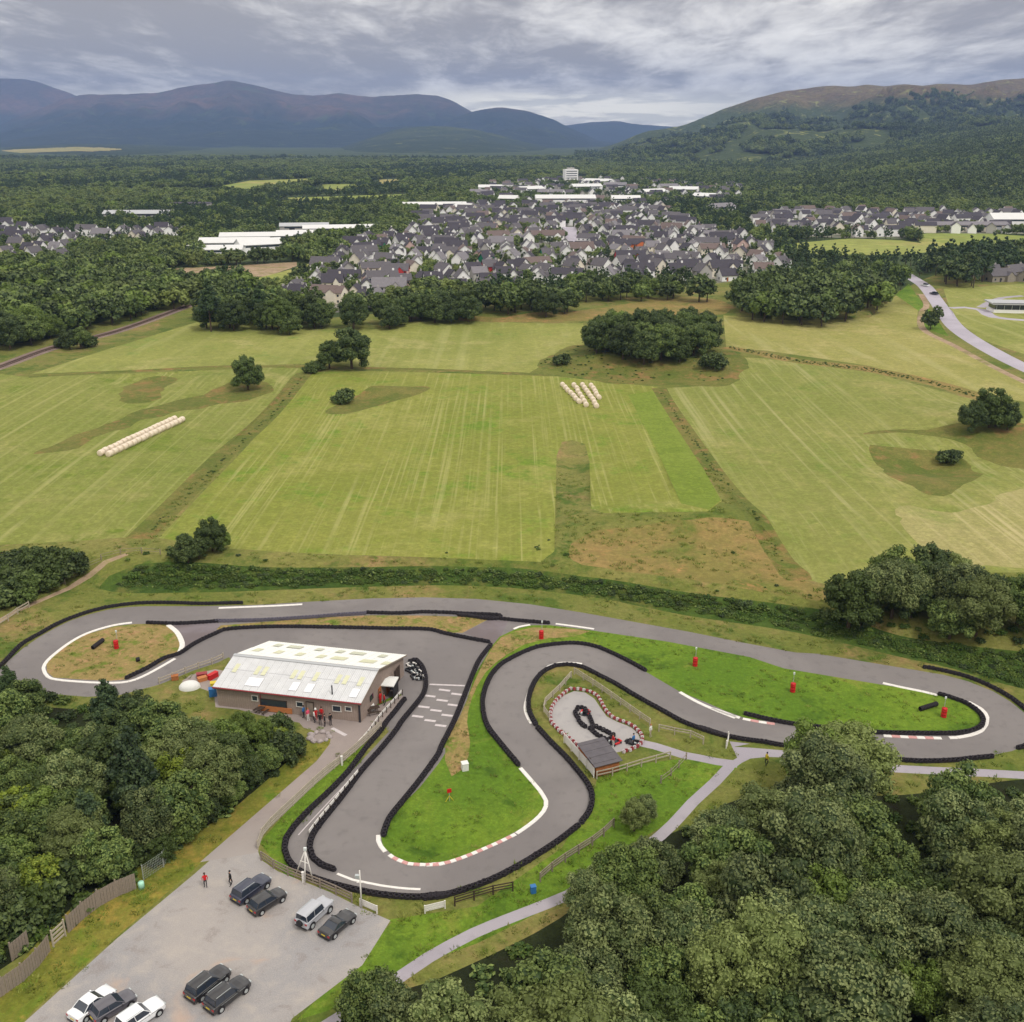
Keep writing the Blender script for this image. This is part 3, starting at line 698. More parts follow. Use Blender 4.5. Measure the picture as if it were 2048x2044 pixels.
# ------------------------------------------------------------------ trees
def crown_data(R, H, nl, leaf, dens, seed, form='round', lob=(.24, .42)):
    r = np.random.RandomState(seed)
    ph = r.rand(nl) * 2 * np.pi if nl < 4 else (np.arange(nl) * 2.39996 + r.rand() * 6)
    t = (np.arange(nl) + .5) / nl
    cz = 1 - 1.55 * t                       # from the top down past the equator
    cr = np.sqrt(np.clip(1 - cz ** 2, 0, 1))
    k = r.uniform(.62, .98, nl); k[::5] *= .6
    Hc = H * .5
    L_ = np.column_stack([cr * np.cos(ph) * R * k, cr * np.sin(ph) * R * k, cz * Hc * k])
    L_ += r.normal(0, .06 * R, L_.shape)
    rl = R * r.uniform(*lob, nl)
    if form == 'pine':
        L_[:, :2] *= np.clip(1.15 - (L_[:, 2:3] / Hc + .8) * .55, .15, 1)
        rl = R * r.uniform(.2, .34, nl) * np.clip(1.2 - (L_[:, 2] / Hc + .8) * .4, .4, 1)
    tl = r.uniform(0, .62, nl)
    V = []; T = []
    for i in range(nl):
        n = max(8, int(dens * 4 * math.pi * rl[i] ** 2))
        d = r.normal(size=(n, 3)); d /= np.linalg.norm(d, axis=1)[:, None]
        d[:, 2] *= .85
        bump = 1 + .22 * np.sin(d[:, 0] * 5 + i) * np.sin(d[:, 1] * 5 + 2 * i) * np.sin(d[:, 2] * 5 + seed)
        p = L_[i] + d * (rl[i] * r.uniform(.82, 1.06, n) * bump)[:, None]
        keep = np.ones(n, bool)
        for j in range(nl):
            if j != i: keep &= np.linalg.norm(p - L_[j], axis=1) > rl[j] * .82
        p = p[keep]; d = d[keep]; n = len(p)
        nr = d + r.normal(0, .55, (n, 3)) + (0, 0, .25); nr /= np.linalg.norm(nr, axis=1)[:, None]
        a = np.cross(nr, r.normal(size=(n, 3))); a /= np.linalg.norm(a, axis=1)[:, None]
        b = np.cross(nr, a)
        s = leaf * r.uniform(.55, 1.25, n)[:, None]
        q = np.stack([p - a * s * .8, p - b * s * .5 + nr * s * .12, p + a * s * .8, p + b * s * .5 + nr * s * .12], 1)
        V.append(q.reshape(-1, 3)); T.append(np.clip(tl[i] + r.uniform(-.05, .45, n), 0, 1))
    V = np.concatenate(V); T = np.concatenate(T)
    # inner mass that stops one seeing straight through
    ico = bmesh.new(); bmesh.ops.create_icosphere(ico, subdivisions=1, radius=1)
    iv = np.array([v.co[:] for v in ico.verts]); fi = np.array([[v.index for v in f.verts] for f in ico.faces]); ico.free()
    CV = []; CF = []
    base = len(V)
    for i in range(nl):
        CV.append(L_[i] + iv * rl[i] * .74); CF.append(fi + base + i * len(iv))
    V = np.concatenate([V] + CV)
    F4 = np.arange(len(T) * 4).reshape(-1, 4).tolist(); F3 = np.concatenate(CF).tolist()
    T = np.concatenate([T, np.full(len(F3), .0)])  # inner mass all at the darkest leaf tint: shade painted into the crown's gaps
    V[:, 2] += -V[:, 2].min() * 1.0 if False else 0
    return V, F4 + F3, T
def crown_mesh(name, matn, R, H, base, nl, leaf, dens, seed, form='round', trunk=False, lob=(.24, .42)):
    V, F, T = crown_data(R, H, nl, leaf, dens, seed, form, lob)
    V = V + np.array([0, 0, base + H * .5])
    V = V.tolist()
    if trunk:
        mb = MB(); mb.tube((0, 0, -.3), (0, 0, base + H * .45), R * .07, R * .03, 5, caps=False)
        b = len(V); V += mb.v; F = F + [tuple(i + b for i in f) for f in mb.f]; T = np.concatenate([T, np.zeros(len(mb.f))])
    me = bpy.data.meshes.new(name); me.from_pydata(V, [], F)
    me.materials.append(MATS[matn])
    if trunk:
        me.materials.append(MATS['bark'])
        mi = [0] * (len(F) - len(mb.f)) + [1] * len(mb.f); me.polygons.foreach_set('material_index', mi)
    at_ = me.attributes.new('tint', 'FLOAT', 'FACE'); at_.data.foreach_set('value', T.astype(np.float32))
    me.update(); return me
def trunk_mesh(seed, H, R, r0):
    r = random.Random(seed); mb = MB()
    p = Vector((0, 0, -.3)); top = Vector((r.uniform(-.3, .3), r.uniform(-.3, .3), H * .62))
    mb.tube(p, top, r0, r0 * .5, 8, caps=False)
    for k in range(7):
        a = k * 2.4 + r.random(); z = H * r.uniform(.25, .55)
        s = Vector((top.x * z / (H * .62), top.y * z / (H * .62), z))
        e = s + Vector((math.cos(a) * R * .6, math.sin(a) * R * .6, H * .22))
        mb.tube(s, e, r0 * .4, r0 * .1, 5, caps=False)
    return mb.mesh('trunk', 'bark', True)
KINDS = {
  'willow': dict(m='willow leaf', desc='grey-green willow', n=5, R=(3.3, 4.4), H=(7.5, 9.5), base=.6, nl=62, leaf=.21, dens=20, lob=(.18, .34)),
  'broad': dict(m='broad leaf', desc='mid green tree', n=4, R=(3.2, 4.4), H=(7.5, 9.5), base=-.3, nl=72, leaf=.24, dens=17),
  'dark': dict(m='dark leaf', desc='dark green tree', n=3, R=(3.4, 4.6), H=(8, 10), base=-.5, nl=66, leaf=.26, dens=14),
  'yellow': dict(m='yellow leaf', desc='yellow-green tree', n=2, R=(2.6, 3.4), H=(5, 6.5), base=.5, nl=60, leaf=.28, dens=12),
  'pine': dict(m='pine needle', desc='dark pine', n=2, R=(2.8, 3.4), H=(9, 12), base=1.5, nl=60, leaf=.3, dens=9, form='pine'),
  'bush': dict(m='dark leaf', desc='low dark bush', n=2, R=(2.0, 2.4), H=(2.8, 3.2), base=-.4, nl=32, leaf=.28, dens=11, lob=(.2, .32)),
}
CR = {}
for k, d in KINDS.items():
    CR[k] = []
    for i in range(d['n']):
        f = (i + .5) / d['n']; R = d['R'][0] + (d['R'][1] - d['R'][0]) * ((f * 7.3) % 1); H = d['H'][0] + (d['H'][1] - d['H'][0]) * ((f * 3.7) % 1)
        cm = crown_mesh('crown', d['m'], R, H, d['base'], d['nl'], d['leaf'], d['dens'], 100 + i * 7 + len(k), d.get('form', 'round'), lob=d.get('lob', (.14, .31)))
        tm = trunk_mesh(i + 50, H + d['base'], R, R * .075)
        CR[k].append((cm, tm, R, H + d['base']))
TREES = []   # (x, y, kind, scale, zone)
def zone_fill(zone, txt, step, kinds, zc=5.0, sc=(.85, 1.2), keep=1.0, seed=0):
    """trees whose crowns fill a wood outlined in the photograph (zc: height of the crown centre)"""
    r = random.Random(seed + 5)
    poly = W(txt, zc); a = np.array(poly); lo = a.min(0); hi = a.max(0)
    cand = []
    y = lo[1]; row = 0
    while y < hi[1]:
        x = lo[0] + (row % 2) * step * .5
        while x < hi[0]:
            cand.append((x + r.uniform(-.32, .32) * step, y + r.uniform(-.32, .32) * step)); x += step
        y += step * .87; row += 1
    cx = np.array([c[0] for c in cand]); cy = np.array([c[1] for c in cand])
    ok = inpoly(cx, cy, poly)
    for c, o in zip(cand, ok):
        if o and r.random() < keep:
            k = r.choices([q[0] for q in kinds], [q[1] for q in kinds])[0]
            TREES.append((c[0], c[1], k, r.uniform(*sc), zone))
def single(dx, dy, k, s, zone, zc=4.0):
    x, y = GD(dx, dy, zc); TREES.append((x, y, k, s, zone))
zone_fill('the lower right wood', 'D: 620,2150 660,1985 740,1915 840,1868 960,1840 1050,1805 1090,1745 1125,1670 1180,1605 1260,1560 1330,1515 1480,1505 1560,1440 1630,1490 1720,1515 1820,1480 1932,1460 2300,1440 2400,2200', 5.0,
          [('willow', 6), ('broad', 3), ('dark', .5), ('yellow', .2)], 6.2, (.66, 1.12), .93, 1)
zone_fill('the wood beside the drive', 'D: -300,1340 0,1325 120,1362 300,1358 400,1365 470,1388 490,1405 450,1440 380,1492 290,1550 200,1588 120,1600 60,1665 0,1710 -300,1860', 4.3,
          [('broad', 5), ('dark', 2.2), ('willow', 2), ('yellow', 1), ('pine', 1.2)], 4.5, (.58, .92), .97, 2)
zone_fill('the mid-field clump', 'D: 1118,622 1150,612 1250,608 1340,610 1345,632 1300,652 1240,668 1190,662 1120,645', 6.3, [('dark', 5), ('broad', 2)], 5, (1.0, 1.35), 1, 3)
zone_fill('the long upper right grove', 'D: 1385,540 1420,528 1480,524 1560,520 1650,515 1670,540 1665,560 1620,580 1520,590 1430,580 1390,565', 8.0, [('dark', 7), ('broad', 2)], 6, (1.05, 1.45), 1, 4)
zone_fill('the row below the houses', 'D: 660,592 720,575 880,562 1000,550 1080,562 1075,575 960,580 860,588 740,600 665,605', 8.5, [('dark', 6), ('broad', 2)], 4.5, (.95, 1.3), .95, 5)
zone_fill('the grove by the railway', 'D: 385,565 400,525 438,515 462,545 500,566 640,590 620,602 500,600 388,600', 9, [('dark', 4), ('broad', 3), ('pine', 1)], 5, (1.1, 1.5), .9, 6)
zone_fill('the upper left wood', 'D: -60,505 100,500 230,500 330,525 375,550 200,592 100,620 0,640 -60,650', 9.5, [('broad', 5), ('dark', 4), ('willow', 2)], 5, (1.1, 1.45), 1, 7)
zone_fill('the hedge below the houses', 'D: 1055,538 1180,533 1290,535 1290,548 1180,552 1060,555', 9, [('dark', 3), ('broad', 3)], 4, (.9, 1.2), .9, 8)
zone_fill('the pines by the road', 'D: 1745,490 1800,480 1870,472 1932,470 1960,490 1880,500 1850,520 1800,520 1775,508', 9, [('pine', 5), ('dark', 3)], 6, (1.2, 1.6), 1, 9)
zone_fill('the grove above the hairpin', 'D: 1665,1105 1720,1070 1790,1075 1830,1110 1900,1115 1990,1120 2010,1165 1880,1165 1760,1165 1680,1150', 5.0, [('willow', 4), ('dark', 3), ('broad', 2)], 4.0, (.75, 1.08), 1, 10)
zone_fill('the left edge thicket', 'D: -60,1060 60,1055 140,1062 130,1080 60,1095 -60,1130', 4.5, [('dark', 4), ('broad', 2), ('bush', 2)], 2.5, (.5, .75), 1, 11)
z = 'the open fields'
for dx, dy, k, s, zc in ((465, 702, 'dark', 1.15, 5), (620, 665, 'dark', .95, 5), (662, 662, 'dark', 1.35, 5.5), (588, 694, 'bush', 1.1, 1.5), (600, 690, 'bush', .9, 1.5), (648, 747, 'bush', 1.25, 1.8), (642, 750, 'bush', .8, 1.6),
                         (525, 603, 'dark', 1.4, 5), (545, 610, 'broad', 1.0, 4), (512, 596, 'dark', 1.2, 5), (130, 642, 'dark', .8, 3), (150, 638, 'broad', .9, 3.5), (168, 643, 'bush', 1.2, 2), (115, 645, 'bush', 1.1, 2),
                         (1060, 678, 'bush', 1.2, 1.5), (1347, 683, 'bush', 1.7, 2), (1793, 857, 'bush', 1.1, 2), (1788, 850, 'bush', .8, 2.4), (1838, 785, 'dark', .8, 4), (1872, 768, 'dark', 1.15, 5), (1905, 780, 'dark', .75, 4), (1885, 758, 'broad', .8, 6),
                         (352, 1030, 'dark', .62, 3), (338, 1036, 'bush', 1.0, 2), (372, 1022, 'dark', .5, 3), (398, 1005, 'dark', .66, 3.4), (415, 1003, 'broad', .5, 3.4), (385, 998, 'dark', .5, 4),
                         (1320, 548, 'dark', 1.3, 5), (1335, 552, 'dark', 1.1, 4), (1760, 606, 'dark', .36, 2.5), (1770, 580, 'dark', .42, 3), (1764, 592, 'dark', .45, 3), (1773, 590, 'dark', .38, 2.5), (1756, 614, 'bush', .8, 1.5), (1594, 478, 'pine', .8, 4)):
    single(dx, dy, k, s * (1.06 if dy < 900 else .95), z, zc)
z = 'the left edge thicket'
for dx, dy, s in ((5, 1075, 1.3), (25, 1068, 1.4), (48, 1072, 1.5), (70, 1066, 1.4), (92, 1070, 1.5), (115, 1064, 1.4), (135, 1068, 1.3), (15, 1098, 1.5), (40, 1100, 1.4), (65, 1092, 1.5), (90, 1090, 1.3), (10, 1122, 1.4), (38, 1118, 1.2), (-20, 1090, 1.5), (-30, 1120, 1.5)):
    single(dx, dy, 'bush', s, z, 1.5)
z = 'the right-hand track edge'
for dx, dy, k, s, zc in ((1606, 1135, 'dark', 1.15, 4.5), (1560, 1420, 'broad', 1.0, 5.5), (1600, 1440, 'willow', 1.1, 5), (1572, 1450, 'willow', 1.0, 4), (1198, 1535, 'willow', .42, 2.2), (1218, 1520, 'willow', .36, 2),
                         (1650, 1120, 'dark', .9, 3), (1625, 1160, 'dark', .8, 2)):
    single(dx, dy, k, s, z, zc)
z = 'the wood beside the drive'
for dx, dy, k, s, zc in ((15, 1290, 'pine', .6, 5), (35, 1310, 'broad', .7, 4), (200, 1320, 'pine', .7, 5), (250, 1330, 'dark', .75, 4), (455, 1358, 'broad', .42, 2.5), (490, 1378, 'broad', .42, 2), (530, 1388, 'yellow', .36, 1.5), (548, 1402, 'broad', .34, 1.5), (520, 1378, 'bush', 1.0, 1.2), (540, 1412, 'bush', 1.0, 1.2),
                         (505, 1425, 'broad', .42, 2), (470, 1455, 'dark', .42, 2), (435, 1487, 'broad', .42, 2), (390, 1522, 'dark', .42, 2), (345, 1558, 'broad', .42, 2), (300, 1590, 'dark', .42, 2), (340, 1440, 'yellow', .9, 4), (60, 1700, 'bush', 1.2, 1.3), (110, 1665, 'bush', 1.2, 1.3), (160, 1640, 'bush', 1.1, 1.3), (230, 1615, 'bush', 1.1, 1.3), (20, 1740, 'bush', 1.2, 1.3)):
    single(dx, dy, k, s, z, zc)
z = 'the lower picture edge'
single(700, 1890, 'broad', .72, z, 3.5); single(740, 1915, 'willow', .7, z, 3.5); single(1110, 1690, 'willow', .5, z, 2.5); single(1150, 1640, 'willow', .5, z, 2.5)

TREES.sort(key=lambda t: math.hypot(t[0], t[1]))
def in_view(x, y, m=60):
    d = y * math.cos(PITCH) + CAM_H * math.sin(PITCH)
    if d < 5: return False
    u = 1024 + FPX * x / d
    v = 1022 - FPX * (y * math.sin(PITCH) - CAM_H * math.cos(PITCH) + 5) / d
    return -m < u < 2048 + m and v < 2044 + 2.2 * m
seen = [t for t in TREES if in_view(t[0], t[1])]
near = seen[:300]; rest_trees = seen[300:]
# a wood continues a little outside the frame: its outer trees are one mass
near_ids = {id(t) for t in near}
outside = [t for t in TREES if not in_view(t[0], t[1])]
print('trees', len(near), 'rest', len(rest_trees), 'outside', len(outside))
# labels: zone, row from the camera, place from the left
zones = {}
for t in near: zones.setdefault(t[4], []).append(t)
for zn, ts in zones.items():
    ts.sort(key=lambda t: t[1])
    nrow = max(1, round(math.sqrt(len(ts) / 1.6))); per = math.ceil(len(ts) / nrow)
    for ri in range(0, len(ts), per):
        row = sorted(ts[ri:ri + per], key=lambda t: t[0] / (t[1] + 40))
        for ci, t in enumerate(row):
            x, y, k, s, _ = t
            ms = CR[k]; cm, tm, R, H = ms[int(abs(x * 13.7 + y * 7.1)) % len(ms)]
            pos_ = f"{ordw(ci)} from left in its {ordw(ri // per)} row" if nrow > 1 else f"{ordw(ci)} from the left"
            o = empty('bush' if k == 'bush' else ('pine_tree' if k == 'pine' else 'tree'), v3((x, y)), (x * 3.1 + y) % 6.28,
                      f"{KINDS[k]['desc']} of {zn}, {pos_}", 'bush' if k == 'bush' else 'tree', 'trees of ' + zn)
            o.scale = (s, s, s * rnd.uniform(.9, 1.08))
            c_ = put('crown', cm, o); put('trunk', tm, o)

# far woods: crowns spread by geometry nodes over one cloud of points
FARV = [crown_mesh('crown', 'valley leaf', 4.2, 7.5, .6, 13, .8, 1.5, 301, trunk=True),
        crown_mesh('crown', 'valley leaf', 4.6, 6.8, .6, 14, .8, 1.4, 302, trunk=True),
        crown_mesh('crown', 'dark leaf', 4.0, 8.2, .6, 13, .8, 1.4, 303, trunk=True),
        crown_mesh('crown', 'pine needle', 3.3, 10, .8, 13, .75, 1.4, 304, 'pine', trunk=True),
        crown_mesh('crown', 'broad leaf', 4.4, 7.4, .6, 14, .8, 1.4, 305, trunk=True)]
protos = []
for i, (dx, dy) in enumerate(((60, 470), (180, 476), (300, 470), (420, 425), (680, 445))):
    x, y = GD(dx, dy)
    protos.append(tag(put('tree', FARV[i], None, v3((x, y))), ['bright green', 'rounded green', 'dark green', 'dark conical pine', 'light leafy'][i] + ' far tree standing at the valley wood edge, ' + ['left of the village houses', 'behind the left houses', 'left of the blue-gabled shed', 'above the white sheds', 'left of the estate top corner'][i], 'tree'))
def scatter(name, pts, srcs, label, group=None):
    """pts: rows x, y, z, scale, variant, heading, flatten"""
    pts = np.array(pts, float)
    me = bpy.data.meshes.new(name); me.from_pydata(pts[:, :3].tolist(), [], [])
    for nm, c in (('sc', 3), ('rz', 5), ('fl', 6)):
        a = me.attributes.new(nm, 'FLOAT', 'POINT'); a.data.foreach_set('value', pts[:, c].astype(np.float32))
    a = me.attributes.new('vi', 'INT', 'POINT'); a.data.foreach_set('value', pts[:, 4].astype(np.int32))
    ng = bpy.data.node_groups.new(name, 'GeometryNodeTree')
    ng.interface.new_socket('Geometry', in_out='INPUT', socket_type='NodeSocketGeometry')
    ng.interface.new_socket('Geometry', in_out='OUTPUT', socket_type='NodeSocketGeometry')
    N = ng.nodes; K = ng.links.new
    gi = N.new('NodeGroupInput'); go = N.new('NodeGroupOutput'); ip = N.new('GeometryNodeInstanceOnPoints'); jn = N.new('GeometryNodeJoinGeometry')
    for s_ in reversed(srcs):
        oi = N.new('GeometryNodeObjectInfo'); oi.inputs['Object'].default_value = s_; oi.inputs['As Instance'].default_value = True
        K(oi.outputs['Geometry'], jn.inputs[0])
    def named(nm, t):
        q = N.new('GeometryNodeInputNamedAttribute'); q.data_type = t; q.inputs['Name'].default_value = nm
        return [o for o in q.outputs if o.enabled and o.name == 'Attribute'][0]
    K(gi.outputs[0], ip.inputs['Points']); K(jn.outputs[0], ip.inputs['Instance']); ip.inputs['Pick Instance'].default_value = True
    K(named('vi', 'INT'), ip.inputs['Instance Index'])
    cr = N.new('ShaderNodeCombineXYZ'); K(named('rz', 'FLOAT'), cr.inputs[2]); K(cr.outputs[0], ip.inputs['Rotation'])
    cs = N.new('ShaderNodeCombineXYZ'); sc_ = named('sc', 'FLOAT'); K(sc_, cs.inputs[0]); K(sc_, cs.inputs[1]); K(named('fl', 'FLOAT'), cs.inputs[2]); K(cs.outputs[0], ip.inputs['Scale'])
    K(ip.outputs[0], go.inputs[0])
    o = put(name, me, kind='stuff')
    o.modifiers.new('scatter', 'NODES').node_group = ng
    return o
def grid_pts(poly_in, y0, y1, step_fn, keep_fn, wfun, zf, sc, vk, seed):
    r = np.random.RandomState(seed); out = []
    y = y0
    while y < y1:
        st = step_fn(y); w = wfun(y)
        x = np.arange(-w, w, st); x = x + r.uniform(-.42, .42, len(x)) * st; yy = y + r.uniform(-.42, .42, len(x)) * st
        k = keep_fn(x, yy, r)
        x, yy = x[k], yy[k]
        s = r.uniform(*sc, len(x)) * max(.9, st / 8.6)
        z_ = zf(x, yy)
        vi = r.choice(len(vk), len(x), p=np.array(vk) / sum(vk))
        lz = np.array([mnoise.noise(Vector((a / 330, b / 620, 17))) for a, b in zip(x, yy)])
        vi = np.where((lz > .18) & (r.rand(len(x)) < .8), 3, vi); vi = np.where((lz < -.22) & (r.rand(len(x)) < .7), 0, vi)
        s = np.where(vi == 3, s * .85, s) * np.clip(1.12 - (yy - 500) / 6000, .7, 1.1)
        out.append(np.column_stack([x, yy, z_, s, vi, r.uniform(0, 6.28, len(x)), s * r.uniform(.8, 1.15, len(x)) / np.maximum(1, (st / 8.2)) ** .55]))
        y += st * .87
    return np.concatenate(out)
clear = [p for n_, m_, p in REG if n_ in ('far_field', 'playing_field', 'bare_ground', 'grass_slope', 'housing_ground', 'town_road', 'main_road', 'side_road', 'railway_bed', 'mown_field', 'roadside_field', 'bracken_bank', 'farm_track')]
farclear = [p for n_, m_, p in REG if n_ in ('far_field', 'playing_field', 'bare_ground', 'grass_slope')]
clear += [W('D: 1685,500 1720,508 1800,590 1800,640 1750,600 1735,560 1690,530')]
clear += [W('D: 375,494 380,468 470,452 540,430 690,430 690,446 560,468 520,494'), W('D: 245,422 250,408 300,408 300,422'), W('D: 780,408 790,394 900,396 890,412')]
own = np.array([(t[0], t[1]) for t in TREES])
zpoly = []
def keep_valley(x, y, r):
    k = inpoly(x, y, forest_edge + [(9500, 12500), (-9500, 12500)])
    for p in clear: k &= ~inpoly(x, y, p)
    for p in farclear:
        for f in (.3, .65, 1.0): k &= ~inpoly(x, y + f * .075 * y, p)
    dn = np.array([mnoise.noise(Vector((a / 260, b / 260, 4))) + .5 * mnoise.noise(Vector((a / 90, b / 90, 9))) for a, b in zip(x, y)])
    k &= dn > -.5
    k &= np.array([((own[:, 0] - a) ** 2 + (own[:, 1] - b) ** 2).min() > 45 for a, b in zip(x, y)]) | (y > 900)
    # beyond the slopes' feet the hill meshes take over
    k &= ~((y > 1150) & (x > .17 * y) )
    return k
vp = grid_pts(None, 430, 3600, lambda y: 7.4 if y < 800 else 7.4 + (y - 800) * .0068, keep_valley, lambda y: .52 * y + 60, lambda x, y: hgt(x, y) - .4, (.7, 1.25), (4, 4, 3, 1.5, 3), 5)
extra = [(t[0], t[1], hz_(t[0], t[1]), t[3] * 1.05, {'dark': 2, 'pine': 3, 'broad': 4, 'willow': 1, 'yellow': 0, 'bush': 2}[t[2]], rnd.random() * 6, t[3]) for t in rest_trees + outside]
# town trees
def keep_town(x, y, r):
    k = np.zeros(len(x), bool)
    for p, q in ((EST, .8), (CL2, .5), (CL3, .8), (FAR4, .75)):
        k |= inpoly(x, y, p) & (r.rand(len(x)) < q)
    for n_, m_, p in REG:
        if n_ in ('town_road', 'playing_field'): k &= ~inpoly(x, y, p)
    return k
tp = grid_pts(None, 480, 2200, lambda y: 8.5 if y < 900 else 9 + (y - 900) * .008, keep_town, lambda y: .52 * y + 60, lambda x, y: hgt(x, y) - .3, (.42, .82), (4, 3, 3, .6, 3), 6)
print('valley', len(vp), 'town', len(tp))
scatter('valley_forest', np.concatenate([vp, np.array(extra)]), protos, '')
scatter('garden_trees', tp, protos, '')
# trees on the wooded slope and on the dark flank of the heather hill
def hill_pts(A, nv, n, smin, smax, seed, sc, keep=None, vk=(4, 3, 4, 3, 2)):
    r = np.random.RandomState(seed)
    nu = A.shape[1]
    jj = r.uniform(smin * (nv - 1), smax * (nv - 1) - .01, n); ii = r.uniform(0, nu - 1.01, n)
    j = jj.astype(int); i = ii.astype(int); fj = (jj - j)[:, None]; fi_ = (ii - i)[:, None]
    p = (A[j, i] * (1 - fi_) + A[j, i + 1] * fi_) * (1 - fj) + (A[j + 1, i] * (1 - fi_) + A[j + 1, i + 1] * fi_) * fj
    if keep is not None: p = p[keep(p)]
    k = np.abs(p[:, 0]) < .53 * p[:, 1] + 60
    p = p[k]; n = len(p)
    s = r.uniform(*sc, n)
    vi = r.choice(5, n, p=np.array(vk) / sum(vk))
    lz = np.array([mnoise.fractal(Vector((a[0] / 300, a[1] / 300, 31)), 1, 2, 3) for a in p])
    vi = np.where((lz > .12) & (r.rand(n) < .75), 2, vi); vi = np.where((lz < -.2) & (r.rand(n) < .7), 0, vi)
    return np.column_stack([p[:, 0], p[:, 1], p[:, 2] - .5, s, vi, r.uniform(0, 6.28, n), s * r.uniform(.8, 1.1, n)])
scatter('slope_wood', hill_pts(WS, 60, 42000, .0, .98, 3, (.9, 1.8)), protos, '')
nzf = lambda p: np.array([mnoise.fractal(Vector((a[0] / 210, a[1] / 210, 2)), 1, 2, 4) for a in p])
scatter('hill_wood', hill_pts(RH, 110, 26000, .0, .72, 4, (1.2, 2.6), lambda p: (nzf(p) > np.where(p[:, 0] < .34 * p[:, 1], .02, -.16)) & (p[:, 2] < 200 + 60 * nzf(p)), (2, 2, 5, 3, 1)), protos, '')
hill_patch(FH, 60, 'hill_pasture', 'stubble', 62, 86, 24, 40)
# ------------------------------------------------------------------ tyres, barriers, kerbs, painted lines
def tyre_ring(mb, z, r=.3, h=.2, n=10, mi=0):
    t = .07
    mb.lathe([(r - .11, z + .03), (r - .03, z), (r, z + t), (r, z + h - t), (r - .03, z + h), (r - .11, z + h - .03), (r - .13, z + h / 2)], n, mi)
def stack_mesh(mt, k=2, seed=0):
    mb = MB(); r = random.Random(seed)
    for i in range(k):
        b = len(mb.v); tyre_ring(mb, i * .2)
        dx, dy = r.uniform(-.03, .03), r.uniform(-.03, .03)
        mb.v[b:] = [(v[0] + dx, v[1] + dy, v[2]) for v in mb.v[b:]]
    return mb.mesh('tyre_stack', mt, True)
ST = {m: [stack_mesh(m, 2, i) for i in range(4)] for m in ('tyre rubber', 'grey tyre rubber', 'red paint', 'worn white paint', 'dark red paint')}
def barrier(txt, label, mt='tyre rubber', width=1, group='tyre barriers lining the kart track', alt=None, step=.56, rails=True, name='tyre_barrier'):
    pts = smooth(W(txt), False, 1.0)
    ps = resample(pts, step)
    o0 = ps[len(ps) // 2]
    o = empty(name, v3(o0), 0, label, 'barrier', group)
    extra = MB(); n = 0
    for i, (x, y, a) in enumerate(ps):
        for k in range(width):
            xx = x - math.sin(a) * .5 * k + rnd.uniform(-.05, .05); yy = y + math.cos(a) * .5 * k + rnd.uniform(-.05, .05)
            m_ = mt if alt is None else alt[i % len(alt)]
            loc = (xx - o0[0], yy - o0[1], hz_(xx, yy) - hz_(o0[0], o0[1]))
            if n < 300:
                put('tyre_stack', ST[m_][rnd.randrange(4)], o, loc, rnd.random() * 6, None if alt is None else (.74, .74, .85))
            else:
                b = len(extra.v)
                for q in range(2): tyre_ring(extra, q * .2, n=8)
                extra.v[b:] = [(v[0] + loc[0], v[1] + loc[1], v[2] + loc[2]) for v in extra.v[b:]]
            n += 1
    if extra.v: extra.build('tyre_stacks', mt, o, smooth_=True, kind='stuff')
    if alt is None and rails:      # rubber belting bolted along both faces of the tyres
        for side in (.31, -.31 - .5 * (width - 1)):
            bl = MB()
            q = offs([(p[0] - o0[0], p[1] - o0[1]) for p in ps], (-side if side > 0 else -side - 0))
            for i in range(len(q) - 1):
                a, b = q[i], q[i + 1]
                za = hz_(a[0] + o0[0], a[1] + o0[1]) - hz_(o0[0], o0[1]); zb = hz_(b[0] + o0[0], b[1] + o0[1]) - hz_(o0[0], o0[1])
                bl.add([(a[0], a[1], za + .08), (b[0], b[1], zb + .08), (b[0], b[1], zb + .34), (a[0], a[1], za + .34)], [(0, 1, 2, 3)])
            bl.build('belt', mt, o)
    return pts, o
BR = {}
